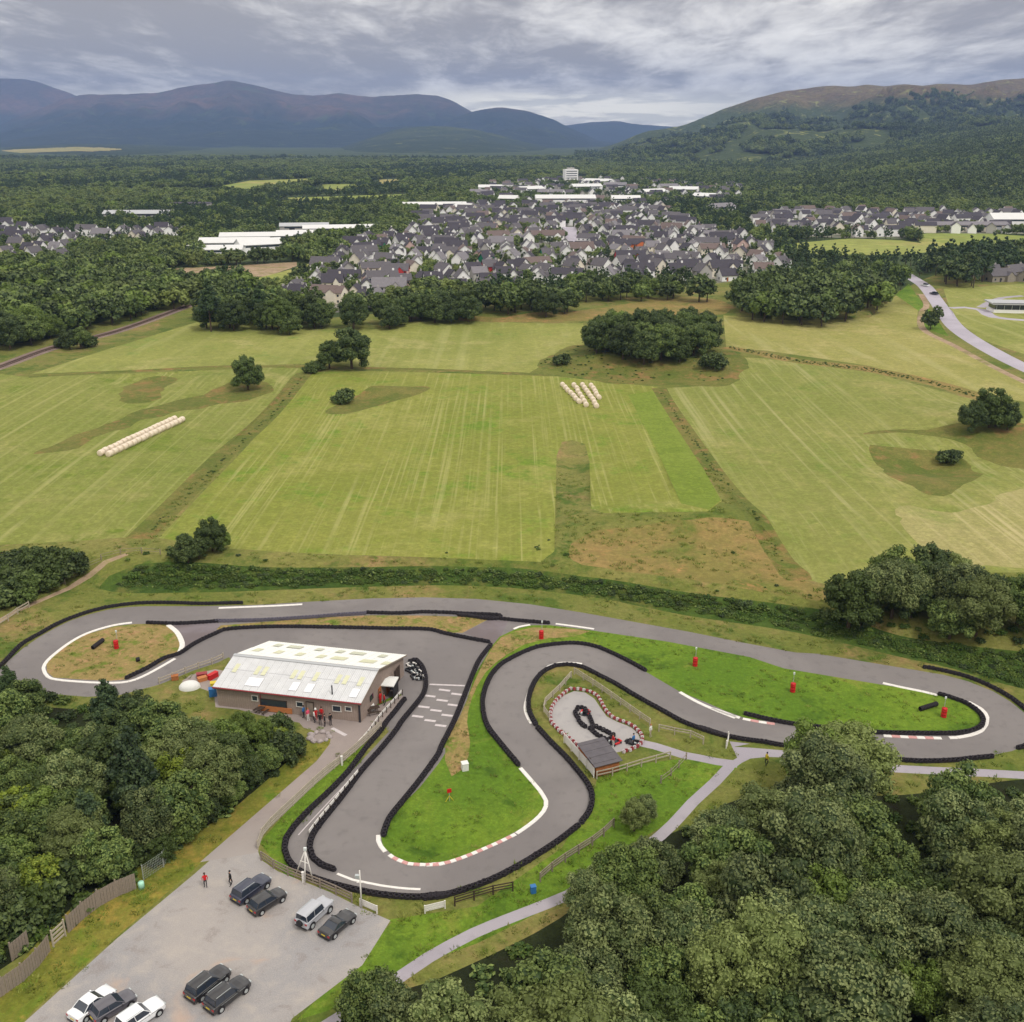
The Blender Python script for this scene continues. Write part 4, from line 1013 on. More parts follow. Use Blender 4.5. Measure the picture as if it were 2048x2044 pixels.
for key, txt, lab, mt in (
    ('topleft', '1: -60,740 20,668 60,625 170,515 300,440 420,372 520,328 650,282 800,244 950,222 1080,212 1300,212 1500,218 1800,212', 'black tyre barrier curving round the outside of the left-hand bend', 'tyre rubber'),
    ('islandtop', '1: 1100,360 1300,366 1450,360 1625,348', 'short black tyre barrier above the brown left-hand island', 'tyre rubber'),
    ('greyrow', '2: 110,140 250,138 400,134 560,125 760,112 900,100 1075,90', 'faded grey tyre barrier between the top straight and the thin grass strip', 'grey tyre rubber'),
    ('striptop', '2: 1080,86 1300,90 1430,82 1690,92 1932,118 | 3: 60,165 250,182 450,202 645,218', 'black tyre barrier along the thin grass strip by the asphalt link', 'tyre rubber'),
    ('behindshed', '1: 945,770 1100,695 1230,620 1330,592 1450,512 1640,422 | 2: 120,208 160,195 280,184 500,176 850,180 1200,188 1480,194 1560,215 1700,245 1870,276', 'long black tyre barrier passing behind the white-roofed shed', 'tyre rubber'),
    ('startright', '2: 1872,296 1800,390 1755,490 1700,630 1640,780 1550,960 | 5: 1850,222 1700,432 1580,582 1460,735 1418,860', 'black tyre barrier on the right of the painted start grid', 'tyre rubber'),
    ('essouter', '3: 1255,520 1100,438 950,372 850,350 750,347 560,372 430,425 320,490 250,580 212,700 215,790 240,880 330,1000 440,1132', 'black tyre barrier round the outside of the central loop', 'tyre rubber'),
    ('loopinner', '4: 0,826 | 3: 1800,955 1700,928 1500,855 1400,800 1200,690 1050,600 950,550 850,500 750,485 680,492 620,518 565,568 525,640 505,720 515,800 560,885', 'black tyre barrier curling round the fenced mini circuit', 'tyre rubber'),
    ('minileft', '3: 566,892 650,985 750,1085 850,1205 | 6: 1140,590 1175,680 1155,790 1085,880', 'black tyre barrier running down past the small slate-roofed hut', 'tyre rubber'),
    ('bottom', '6: 1075,890 950,988 800,1088 650,1178 450,1278 250,1348 100,1388 0,1398 | 5: 1932,1318 1700,1340 1400,1320 1200,1282 1000,1232 870,1190', 'black tyre barrier round the bottom hairpin, between mast and wood', 'tyre rubber'),
    ('bottomleft', '5: 850,1182 755,1130 680,1050 652,965 668,880 722,800 850,660 1000,520 1150,362 1290,175 1405,42 | 2: 1190,805 1255,725 1320,640', 'black tyre barrier beside the access drive, ending near the gazebo', 'tyre rubber'),
    ('hairpin', '4: 1340,465 1450,485 1600,525 1750,588 1850,645 1932,708 2060,820 2050,890 1985,925 1890,948', 'black tyre barrier round the outside of the right-hand hairpin', 'tyre rubber'),
    ('lowerright', '4: 1740,998 1640,1008 1500,1022 1300,1026 1100,1008 940,985 540,940 400,915 250,894 150,874 20,835', 'black tyre barrier below the right-hand straight, partly behind trees', 'tyre rubber'),
    ('hairpinisland', '4: 1430,626 1560,668 1650,722 1688,775 1665,826 1560,856 1350,860 1000,852 700,822 450,786 268,742', 'black tyre barrier edging the long green right-hand island', 'tyre rubber')):
    BR[key] = barrier(txt, lab, mt)
BR['pit'] = barrier('2: 1355,400 1390,388 1425,425 1448,480 1455,550 1440,610 1380,690 1290,800 | 5: 1525,35 1400,190 1250,360 1100,560 950,745 870,860 848,960 870,1035 940,1090 1045,1128', 'black tyre barrier hooking round the parked karts and dividing the pit lane', width=1)
# mini circuit edging of painted tyres and its two black tyre loops
barrier('3: 850,1040 800,985 720,925 680,890 650,850 645,800 660,750 690,710 730,670 780,642 850,646 910,662 950,690 980,740 1010,790 1050,828 1140,862 1190,888 1230,930 1240,975 1215,1010 1160,1035 1100,1055', 'red and white painted tyre edging around the concrete mini circuit', alt=['worn white paint', 'dark red paint'], step=.44, name='painted_tyre_edging', group='tyres of the mini circuit')
barrier('3: 920,885 905,840 880,790 858,762 822,765 806,795 830,845 860,885 893,892', 'upper black tyre loop in the middle of the mini circuit', step=.55, rails=False, group='tyres of the mini circuit')
barrier('3: 1010,975 960,945 900,895 940,885 1000,915 1052,940 1020,972', 'lower black tyre loop in the middle of the mini circuit', step=.55, rails=False, group='tyres of the mini circuit')
def tyre_log(txt, label, n):
    a, b = W(txt); o = empty('tyre_roll', v3(a), 0, label, 'tyres')
    d = Vector((b[0] - a[0], b[1] - a[1], 0)); an = math.atan2(d.y, d.x)
    mb = MB(); tyre_ring(mb, 0, .32, .22); me = mb.mesh('tyre', 'tyre rubber', True)
    for i in range(n):
        t = put('tyre', me, o, (d.x * i / n, d.y * i / n, .33)); t.rotation_euler = (0, R_(90), an)
tyre_log('1: 690,555 768,495', 'roll of black tyres lying on the brown left-hand island', 11)
tyre_log('4: 1310,722 1412,690', 'roll of black tyres beside a red drum near the hairpin', 12)
tyre_log('1: 1012,645 1036,640', 'small black bundle of tyres low on the left-hand island', 3)

def kerb(txt, label, w=.55, alt=None, blk=1.0, h=.06):
    pts = smooth(W(txt), False, 1.0); ps = resample(pts, blk)
    o0 = ps[0]; o = empty('kerb', (o0[0], o0[1], 0), 0, label, 'kerb', 'painted kerbs edging the track')
    for i in range(len(ps) - 1):
        a, b = ps[i], ps[i + 1]
        l = math.hypot(b[0] - a[0], b[1] - a[1]); an = math.atan2(b[1] - a[1], b[0] - a[0])
        mt = 'white paint' if (alt is None or i % 2 == 0) else alt
        me = KB.setdefault((mt, w, h), None)
        if me is None:
            mb = MB(); mb.add([(-.5, -w/2, 0), (.5, -w/2, 0), (.5, w/2, 0), (-.5, w/2, 0), (-.48, -w/2 + .06, h), (.48, -w/2 + .06, h), (.48, w/2 - .03, h), (-.48, w/2 - .03, h)],
                              [(4, 5, 6, 7), (0, 1, 5, 4), (1, 2, 6, 5), (2, 3, 7, 6), (3, 0, 4, 7)])
            me = KB[(mt, w, h)] = mb.mesh('kerb_block', mt)
        put('kerb_block', me, o, ((a[0] + b[0]) / 2 - o0[0], (a[1] + b[1]) / 2 - o0[1], hz_((a[0] + b[0]) / 2, (a[1] + b[1]) / 2) + .004), an, (l, 1, 1))
KB = {}
kerb('1: 1250,372 1315,425 1345,480 1355,525 1332,578', 'wide white kerb at the right end of the brown left-hand island', .75)
kerb('1: 1300,622 1200,680 1100,735 1000,780 930,798 800,802 700,800 450,782 370,768 330,722 322,690 335,655 400,592 520,502 650,432 850,372 1000,352', 'long white kerb round the brown left-hand island', .5)
kerb('2: 120,52 300,45 480,38 660,28', 'faint white kerb under the top tyre barrier', .5)
kerb('3: 680,218 760,228 850,240 930,252', 'thin white kerb where the green island meets the top straight', .4)
kerb('3: 410,252 450,234 520,224', 'short white kerb at the mouth of the asphalt link', .4)
kerb('3: 850,476 780,468 700,470 640,488 590,530 550,580 515,640 495,700 483,770 500,820 540,882', 'white kerb inside the curl beside the mini circuit', .45)
kerb('3: 1480,658 1580,715 1700,770 1860,828 | 4: 60,700 150,738 250,766', 'long white kerb below the green infield, right of the mini circuit', .5)
kerb('4: 255,768 350,786 465,802', 'red and white kerb blocks at the end of the infield', .5, 'faded red paint')
kerb('4: 1090,555 1200,580 1330,606 1425,630', 'thin white kerb leading into the right-hand hairpin', .5)
kerb('4: 1600,668 1680,712 1712,760 1705,800 1680,838 1610,866 1540,880 1450,883', 'curved white kerb around the tip of the right-hand island', .6)
kerb('4: 1440,884 1300,880 1180,874 1068,868', 'red and white kerb below the right-hand island', .6, 'faded red paint')
kerb('6: 670,478 760,580 815,645 850,705 850,755 790,830 700,900 640,940', 'white kerb bending round the tip of the central green island', .5)
kerb('6: 635,943 550,985 450,1030 250,1112 100,1155 0,1160 | 5: 1900,1068 1750,1080 1600,1070 1500,1030 1440,985', 'red and white dotted kerb along the foot of the central island', .5, 'faded red paint', .62)
kerb('5: 1432,980 1395,935 1375,890 1378,850 1400,810', 'white kerb at the lower left corner of the central island', .5)
kerb('5: 1060,1148 1180,1196 1300,1220 1400,1240 1600,1265 1740,1270', 'flat white line of kerb beside the bottom hairpin', .3, h=.03)
def line(name, pts, w, mt='worn white paint'):
    st = strip(pts, w); n = len(pts); ox, oy = pts[0]
    V = [(p[0] - ox, p[1] - oy, .008) for p in st]
    me = bpy.data.meshes.new(name); me.from_pydata(V, [], [(i, i + 1, 2 * n - 2 - i, 2 * n - 1 - i) for i in range(n - 1)])
    me.materials.append(MATS[mt]); me.update(); put(name, me, loc=(ox, oy, 0), kind='structure')
line('start_line', W('2: 1478,543 1705,552'), .35)
for i, (x, y) in enumerate(((1575, 580), (1655, 606), (1480, 618), (1560, 646), (1632, 676), (1442, 688), (1520, 711), (1592, 742), (1402, 749), (1482, 776), (1550, 808))):
    line('grid_marking', W(f'2: {x-36},{y-4} {x+36},{y+5}'), .45)
line('pit_line', smooth(W('5: 1420,180 1250,330 1000,590 860,740 760,850'), False, 2), .12)

# ------------------------------------------------------------------ fences
_pm = MB(); _pm.box((0, 0, .55), (.11, .11, 1.2)); POSTS = {}; RAILS = {}
def railfence(txt, label, mt='pale timber', h=1.1, rails=(.45, .8, 1.05), bay=2.0, rw=.11, group='post and rail fences', name='rail_fence', raw=None, top=None):
    pts = raw or smooth(W(txt), False, 1.5); ps = resample(pts, bay); o0 = ps[0]; z0 = hz_(o0[0], o0[1])
    o = empty(name, (o0[0], o0[1], z0), 0, label, 'fence', group)
    if (mt, h) not in POSTS:
        mb = MB(); mb.box((0, 0, h / 2 + .02), (.12, .12, h + .06)); POSTS[(mt, h)] = mb.mesh('post', mt)
        mb = MB(); mb.box((0, 0, 0), (1, .05, rw)); RAILS[(mt, h)] = mb.mesh('rail', mt)
    for i, (x, y, a) in enumerate(ps):
        z = hz_(x, y) - z0; put('post', POSTS[(mt, h)], o, (x - o0[0], y - o0[1], z), a)
        if i + 1 < len(ps):
            x2, y2, _ = ps[i + 1]; z2 = hz_(x2, y2) - z0; l = math.hypot(x2 - x, y2 - y)
            for r in rails:
                q = put('rail', RAILS[(mt, h)], o, ((x + x2) / 2 - o0[0] - math.sin(a) * .085, (y + y2) / 2 - o0[1] + math.cos(a) * .085, (z + z2) / 2 + r), math.atan2(y2 - y, x2 - x), (l, 1, 1))
    return o
railfence('5: 1400,25 1250,165 1100,295 990,372 900,452 700,642 600,735 500,832 455,910 448,960 470,1040', 'pale timber rail fence between the drive and the pit lane', rails=(.3, .6, .9, 1.12), rw=.17)
railfence('5: 475,1048 600,1132 700,1175 800,1212 1000,1290 1220,1395', 'weathered timber rail fence along the top of the car park', 'grey timber', rails=(.3, .65, 1.0), rw=.15)
railfence('5: 1240,1402 1350,1450 1465,1502', 'short pale board fence at the top right corner of the car park', 'white paint', .9, (.25, .5, .75), rw=.2)
railfence('6: 0,1500 60,1488 130,1468 200,1450', 'short white board fence on the bank below the hairpin', 'white paint', .9, (.25, .5, .75), rw=.2)
railfence('6: 210,1448 300,1420 380,1398 480,1368 580,1348 690,1332', 'dark weathered rail fence on the bank below the hairpin', 'dark timber', 1.1, (.4, .7, 1.0))
railfence('6: 810,1278 900,1200 1000,1130 1100,1068 1210,1000 1340,880', 'grey rail fence climbing beside the lower right wood', 'grey timber', 1.1, (.4, .7, 1.0), rw=.14)
railfence('3: 640,835 595,770 700,660 800,545', 'pale rail fence on the upper left of the mini circuit', 'pale timber', 1.0, (.35, .65, .95), rw=.14)
railfence('3: 800,545 950,640 1100,745 1220,830 1340,912', 'pale double rail fence on the upper right of the mini circuit', 'pale timber', 1.0, (.35, .65, .95), rw=.14)
railfence('3: 1345,912 1430,932 1520,945 1600,968 1640,1000', 'thin rail fence joining the mini circuit to the path gate', 'pale timber', 1.0, (.6, .95))
railfence('3: 945,1218 1060,1192 1200,1148 1330,1112 1440,1082', 'pale rail fence running right from the small hut', 'pale timber', 1.0, (.5, .95), rw=.13)
railfence('3: 1520,1095 1470,1150 1420,1200 1350,1250', 'faint wire fence dropping down from the path', 'grey timber', 1.0, (.5, .95), rw=.04)
railfence('3: 1790,965 1778,1020 1770,1070', 'short white gate fence beside the path junction', 'white paint', 1.1, (.3, .6, .9), rw=.2)
railfence('3: 735,985 800,1060 870,1140 935,1222', 'white board fence between the small hut and the track', 'white paint', 1.3, (.2, .5, .8, 1.1), rw=.24)
railfence('1: 1185,812 1300,768 1430,712 1530,680 1620,652 1700,602', 'pale rail fence left of the shed, above the wood', 'pale timber', 1.0, (.4, .8), rw=.16)
railfence('1: -20,395 60,345 150,280 245,228', 'pale track-side fence at the left picture edge', 'pale timber', 1.1, (.5, .95), bay=2.5, rw=.18)
railfence('l: 90,1130 200,1090 300,1050 370,990 420,965 520,955 640,965', 'long wire field fence above the scrub bank', 'grey timber', 1.0, (.5, .95), bay=3.5, rw=.05, group='field fences')
# white top boards above the pit barriers
def toprail(txt, label, seg=1.2):
    ps = resample(smooth(W(txt), False, 1.5), seg); o0 = ps[0]
    o = empty('pit_wall_board', (o0[0], o0[1], 0), 0, label, 'barrier', 'white boards of the pit wall')
    mb = MB(); mb.box((0, 0, .62), (1, .07, .34)); me = mb.mesh('board', 'white paint')
    mb = MB(); mb.box((0, 0, .4), (.08, .08, .8)); pm = mb.mesh('post', 'dark timber')
    for i in range(len(ps) - 1):
        a, b = ps[i], ps[i + 1]; l = math.hypot(b[0] - a[0], b[1] - a[1]); an = math.atan2(b[1] - a[1], b[0] - a[0])
        put('board', me, o, ((a[0] + b[0]) / 2 - o0[0], (a[1] + b[1]) / 2 - o0[1], 0), an, (l * .88, 1, 1))
        put('post', pm, o, (a[0] - o0[0] - math.sin(an) * .08, a[1] - o0[1] + math.cos(an) * .08, 0), an)
toprail('2: 1300,610 1230,690 1150,780 1080,880 1010,955', 'white boarded wall on the tyre barrier beside the gazebo')
toprail('5: 1225,385 1130,500 1020,640 920,760 870,825 832,880', 'white board along the tyre barrier in the middle of the pit lane')
# tall board fence at lower left
def boardfence(txt, label):
    ps = resample(smooth(W(txt), False, 2), 1.9); o0 = ps[0]
    o = empty('board_fence', v3(o0), 0, label, 'fence')
    for i in range(len(ps) - 1):
        a, b = ps[i], ps[i + 1]; l = math.hypot(b[0] - a[0], b[1] - a[1]); an = math.atan2(b[1] - a[1], b[0] - a[0])
        mb = MB(); n = 12
        for k in range(n):
            mb.box((-l / 2 + (k + .5) * l / n, (k % 2) * .025, .95 + rnd.uniform(-.02, .02)), (l / n * .9, .025, 1.85))
        for r in (.4, 1.5): mb.box((0, .06, r), (l, .05, .1))
        mb.build('board_panel', 'grey timber', o, ((a[0] + b[0]) / 2 - o0[0], (a[1] + b[1]) / 2 - o0[1], 0), an)
        mb = MB(); mb.box((0, .05, 1.0), (.13, .13, 2.1)); mb.build('post', 'grey timber', o, (a[0] - o0[0], a[1] - o0[1], 0), an)
    return o
boardfence('7: -420,1690 -200,1480 0,1335 150,1240 280,1120 430,925', 'tall grey board fence at the lower left, nearest stretch')
boardfence('7: 535,832 620,750 710,670 830,590 950,535 1095,480', 'tall grey board fence, far stretch curving towards the drive')
railfence('7: 415,945 535,835 560,815', 'stretch of open horizontal slats between the two grey board fences', 'pale timber', 1.9, (.25, .7, 1.15, 1.6), bay=1.5, rw=.2)
boardfence('7: 100,1050 290,890', 'loose pale fence panel standing behind the grey board fence')
def mesh_fence(txt, label):
    ps = resample(smooth(W(txt), False, 2), 2.5); o0 = ps[0]
    o = empty('wire_mesh_fence', v3(o0), 0, label, 'fence')
    pm = MB(); pm.tube((0, 0, 0), (0, 0, 1.9), .035, n=6); pm = pm.mesh('post', 'galvanised steel')
    for i in range(len(ps) - 1):
        a, b = ps[i], ps[i + 1]; l = math.hypot(b[0] - a[0], b[1] - a[1]); an = math.atan2(b[1] - a[1], b[0] - a[0])
        put('post', pm, o, (a[0] - o0[0], a[1] - o0[1], 0), an)
        mb = MB()
        for k in range(13): mb.box((-l / 2 + (k + .5) * l / 13, 0, .92), (.016, .016, 1.75))
        for k in range(7): mb.box((0, .02, .15 + k * .27), (l, .014, .016))
        mb.build('wire_panel', 'galvanised steel', o, ((a[0] + b[0]) / 2 - o0[0], (a[1] + b[1]) / 2 - o0[1], 0), an)
mesh_fence('7: 1110,430 1180,385 1260,335 | 5: -60,740 100,650 250,560 380,440 450,370 560,280', 'grey wire mesh fence along the edge of the wood by the drive')

# ------------------------------------------------------------------ the main shed
FL, FR, BK = Vector((-38.3, 120.2)), Vector((-19.15, 116.1)), Vector((-14.9, 128.4))
U = (FR - FL); LEN = U.length; U.normalize(); Vv = (BK - FR); DEP = Vv.length; Vv.normalize()
an_b = math.atan2(U.y, U.x)
shear = Vv.dot(U); perp = Vv.dot(Vector((-U.y, U.x)))
def bl(u, v, z):            # building frame: u along the front from the left corner, v into the depth
    return Vector((u + v * shear, v * perp, z))
bd = empty('raceway_shed', (FL.x, FL.y, 0), an_b, 'long timber-clad shed with bright white corrugated roof beside the start grid', 'building')
EV, RG, RF = 3.0, 4.9, .38
def quadbox(mb, a, b, c, d, t, mi=0):
    n = (b - a).cross(d - a).normalized() * t
    mb.add([a, b, c, d, a + n, b + n, c + n, d + n], [(3, 2, 1, 0), (4, 5, 6, 7), (0, 1, 5, 4), (1, 2, 6, 5), (2, 3, 7, 6), (3, 0, 4, 7)], mi)
mb = MB()
mb.add([bl(0, 0, 0), bl(LEN, 0, 0), bl(LEN, DEP, 0), bl(0, DEP, 0), bl(0, 0, EV), bl(LEN, 0, EV), bl(LEN, DEP, EV), bl(0, DEP, EV), bl(0, DEP * RF, RG - .12), bl(LEN, DEP * RF, RG - .12)],
       [(0, 1, 5, 4), (2, 3, 7, 6), (1, 2, 6, 9, 5), (3, 0, 4, 8, 7)])
mb.build('wall', 'shed cladding', bd)
# vertical boards in relief on the front and the right gable
brd = MB(); brd.box((0, 0, 0), (.16, .03, 1)); brd = brd.mesh('cladding_board', 'shed cladding')
for k in range(62):
    u = .2 + k * (LEN - .4) / 61
    put('cladding_board', brd, bd, bl(u, -.02, EV / 2), 0, (1, 1, EV - .1))
for k in range(40):
    v = .2 + k * (DEP - .4) / 39; f = v / DEP
    h = EV + (RG - EV) * (f / RF if f < RF else (1 - f) / (1 - RF)) - .2
    put('cladding_board', brd, bd, bl(LEN + .02, v, h / 2), math.pi / 2, (1, 1, h))
# roof sheets: one object per sheet, corrugated
def roof_sheet(u0, u1, v0, z0, v1, z1, mt, lift=.0):
    mb = MB(); n = 9; V = []
    for i in range(n):
        u = u0 + (u1 - u0) * i / (n - 1); w = .035 * (i % 2) + lift
        V.append(bl(u, v0, z0 + w)); V.append(bl(u, v1, z1 + w))
    b = [v - Vector((0, 0, .03 + lift)) if 0 else v for v in V]
    mb.add(b, [(2 * i, 2 * i + 2, 2 * i + 3, 2 * i + 1) for i in range(n - 1)])
    return mb.mesh('roof_sheet', mt)
ns = 20; ov = .35
for k in range(ns):
    u0 = -ov + (LEN + 2 * ov) * k / ns; u1 = -ov + (LEN + 2 * ov) * (k + 1) / ns - .015
    vR = DEP * RF; sl = (RG - EV) / vR; sb = (RG - EV) / (DEP - vR)
    vm = vR * .55
    put('roof_sheet', roof_sheet(u0, u1, -ov, EV - sl * ov + .04, vm, EV + sl * vm + .04, 'shed front roof shaded'), bd)
    put('roof_sheet', roof_sheet(u0, u1, vm - .1, EV + sl * (vm - .1) + .075, vR, RG + .075, 'shed front roof shaded'), bd)
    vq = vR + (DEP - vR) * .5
    put('roof_sheet', roof_sheet(u0, u1, vR, RG + .075, vq + .1, RG - sb * (vq + .1 - vR) + .075, 'shed back roof lit'), bd)
    put('roof_sheet', roof_sheet(u0, u1, vq, RG - sb * (vq - vR) + .04, DEP + ov, EV - sb * ov + .04, 'shed back roof lit'), bd)
    if k in (1, 4, 5, 9, 10, 12, 15, 16, 18):
        zf = lambda v: EV + sl * v + .1
        put('rooflight', roof_sheet(u0 + .2, u1 - .2, vm * .78, zf(vm * .78), vm * 1.3, zf(vm * 1.25) + .03, 'rooflight yellow', .02), bd)
        if k in (4, 5, 10, 12, 18): put('rooflight', roof_sheet(u0, u1, vm * .12, zf(vm * .12), vm * .6, zf(vm * .6), 'rooflight white', .02), bd)
    if k % 3 == 1 or k in (12, 17):
        zb = lambda v: RG - sb * (v - vR) + .11
        v0_ = vR + (DEP - vR) * .3; put('rooflight', roof_sheet(u0, u1, v0_, zb(v0_), v0_ + 1.5, zb(v0_ + 1.5), 'rooflight yellow', .02), bd)
    if k % 3 == 2 or k in (4, 13):
        v0_ = vR + (DEP - vR) * .72; put('rooflight', roof_sheet(u0, u1, v0_, zb(v0_), v0_ + 1.3, zb(v0_ + 1.3), 'rooflight grey', .02), bd)
mb = MB(); quadbox(mb, bl(-ov, vR - .3, RG + .05), bl(LEN + ov, vR - .3, RG + .05), bl(LEN + ov, vR, RG + .15), bl(-ov, vR, RG + .15), .03)
quadbox(mb, bl(-ov, vR, RG + .15), bl(LEN + ov, vR, RG + .15), bl(LEN + ov, vR + .3, RG + .08), bl(-ov, vR + .3, RG + .08), .03); mb.build('ridge_cap', 'grey sheet roof', bd)
mb = MB(); mb.tube(bl(-ov, -ov - .08, EV - sl * ov - .02), bl(LEN + ov, -ov - .08, EV - sl * ov - .02), .09, n=8); mb.build('gutter', 'dark red paint', bd)
mb = MB(); quadbox(mb, bl(-ov, -ov, EV - .38), bl(LEN + ov, -ov, EV - .38), bl(LEN + ov, -ov, EV - .1), bl(-ov, -ov, EV - .1), .04); mb.build('fascia', 'grey timber', bd)
for v0_, z0_, v1_, z1_ in ((-ov, EV - .22, vR, RG - .02), (vR, RG - .02, DEP + ov, EV - .22)):
    mb = MB(); quadbox(mb, bl(LEN + ov, v0_, z0_), bl(LEN + ov, v1_, z1_), bl(LEN + ov, v1_, z1_ + .2), bl(LEN + ov, v0_, z0_ + .2), .04); mb.build('barge_board', 'grey timber', bd)
mb = MB(); mb.tube(bl(LEN * .8, .5, EV), bl(LEN * .8, .5, EV + 1.5), .09, n=8); mb.build('flue_pipe', 'dark metal', bd)
def wall_box(name, u, z, w, h, mt, t=.08, v=-.06, frame=None):
    mb = MB(); mb.box(bl(u, v, z), (w, t, h)); q = mb.build(name, mt, bd)
    if frame:
        mb = MB()
        for dx, dz, ww, hh in ((0, h / 2, w + .14, .08), (0, -h / 2, w + .14, .08), (-w / 2, 0, .08, h), (w / 2, 0, .08, h)): mb.box(bl(u + dx, v - .03, z + dz), (ww, t, hh))
        put('frame', mb.mesh('frame', frame), q)
    return q
wall_box('window', LEN * .27, 1.75, .8, .75, 'window glass', frame='white paint')
wall_box('serving_hatch', LEN * .40, 1.35, 3.6, .9, 'window glass', frame='dark timber')
wall_box('window', LEN * .585, 1.6, .9, .7, 'window glass', frame='white paint')
wall_box('window', LEN * .84, 1.6, 1.1, .8, 'window glass', frame='white paint')
wall_box('window', LEN * .92, 1.75, .8, .6, 'window glass', frame='white paint')
wall_box('door', LEN * .655, 1.05, 1.0, 2.1, 'grey timber', frame='dark timber')
wall_box('timber_counter', LEN * .41, .45, 4.6, .75, 'orange timber', .12, -.12)
wall_box('corner_post', LEN - .1, EV / 2, .22, EV, 'dark metal', .2)
wall_box('downpipe', LEN * .31, EV / 2, .1, EV, 'dark red paint')
for fv, w, h in ((.42, 1.0, 2.1), (.62, 1.6, 1.9), (.85, 2.4, 2.3)):
    mb = MB(); mb.box(bl(LEN + .06, DEP * fv, h / 2), (.08, w, h)); mb.build('door', 'brown timber' if fv < .8 else 'dark timber', bd)
mb = MB(); mb.box(bl(LEN + .06, DEP * .24, 1.9), (.06, 1.1, .8)); mb.build('window', 'window glass', bd)

# gazebo beside the gable
gx, gy = at(*P('b: 940,850')[0], 0)
gz_ = empty('gazebo', (gx, gy, 0), an_b + .05, 'small white-topped gazebo with dark sides at the shed gable', 'gazebo')
mb = MB(); mb.add([(-1.5, -1.3, 2.15), (1.5, -1.3, 2.15), (1.5, 1.3, 2.15), (-1.5, 1.3, 2.15), (0, 0, 2.45), (-1.5, -1.3, 2.02), (1.5, -1.3, 2.02), (1.5, 1.3, 2.02), (-1.5, 1.3, 2.02)],
                 [(0, 1, 4), (1, 2, 4), (2, 3, 4), (3, 0, 4), (5, 6, 1, 0), (6, 7, 2, 1), (7, 8, 3, 2), (8, 5, 0, 3)]); mb.build('canopy', 'canvas white', gz_)
for sx in (-1, 1):
    for sy in (-1, 1):
        mb = MB(); mb.tube((sx * 1.4, sy * 1.2, 0), (sx * 1.4, sy * 1.2, 2.1), .04, n=6); mb.build('leg', 'dark metal', gz_)
mb = MB(); mb.box((1.42, 0, 1.1), (.03, 2.3, 1.9)); mb.box((0, 1.22, 1.1), (2.7, .03, 1.9)); mb.build('side_sheet', 'black plastic', gz_)
# picnic tables and boxes in front of / beside the shed
def table_(loc, rz, label):
    o = empty('picnic_table', loc, rz, label, 'table')
    mb = MB(); mb.box((0, 0, .74), (1.7, .75, .05)); mb.build('table_top', 'dark timber', o)
    for s in (-1, 1):
        mb = MB(); mb.box((0, s * .75, .45), (1.7, .25, .05)); mb.build('bench_seat', 'dark timber', o)
        mb = MB(); mb.tube((s * .6, -.8, 0), (s * .6, .25, .74), .04, n=5); mb.tube((s * .6, .8, 0), (s * .6, -.25, .74), .04, n=5); mb.build('leg_frame', 'dark timber', o)
q = Vector(P('a: 800,1020')[0]); p = at(q.x, q.y, .4); table_((p[0], p[1], 0), an_b + 1.3, 'dark picnic table in front of the shed, left of the counter')
q = P('b: 740,1080')[0]; p = at(q[0], q[1], .4); table_((p[0], p[1], 0), an_b + .6, 'dark picnic table at the right front corner of the shed')
def crate(txt, d, mt, label, name='storage_box', cat='box', rz=.3, z=None):
    q = P(txt)[0]; p = at(q[0], q[1], d[2] / 2); o = empty(name, (p[0], p[1], 0), rz, label, cat)
    mb = MB(); mb.box((0, 0, d[2] / 2), d); mb.build('body', mt, o)
    mb = MB(); mb.box((0, 0, d[2] + .03), (d[0] + .06, d[1] + .06, .06)); mb.build('lid', mt, o)
crate('a: 165,800', (1.0, .7, 1.1), 'blue plastic', 'blue storage bin at the left end of the shed')
crate('a: 180,715', (.9, .7, .9), 'yellow plastic', 'yellow storage bin just behind the blue one')
crate('a: 165,590', (1.5, .6, .7), 'red paint', 'long red crate behind the left end of the shed', rz=1.0)
crate('a: 30,630', (1.2, .7, .5), 'orange timber', 'pale orange crate among the clutter left of the shed', rz=.6)
crate('2: 1100,690', (.8, .6, .7), 'canvas white', 'white box against the shed gable near the front')
crate('2: 1250,470', (.5, 1.6, .5), 'canvas white', 'white bench box by the brown gable doors', rz=an_b)
crate('6: 760,1330', (.5, .45, .75), 'blue plastic', 'small blue bin on the grass below the bottom hairpin', 'blue_bin', 'bin')
crate('6: 280,465', (.75, .75, .9), 'canvas white', 'white box standing alone on the central green island', 'marshal_box')
crate('1: 1300,762', (.9, .7, .6), 'brown timber', 'brown box beside the rail fence left of the shed')
crate('1: 1500,745', (1.4, .7, .6), 'dark red paint', 'dark red box among clutter behind the shed corner')
o = empty('dome_tent', (*W('1: 1410,835')[0], 0), .2, 'white domed cover poking above the wood left of the shed', 'cover')
mb = MB(); mb.lathe([(2.3, 0), (2.2, .6), (1.8, 1.1), (1.1, 1.45), (.4, 1.6), (.01, 1.63)], 16); q = mb.build('cover', 'canvas white', o, smooth_=True); q.scale = (.62, .5, .55)
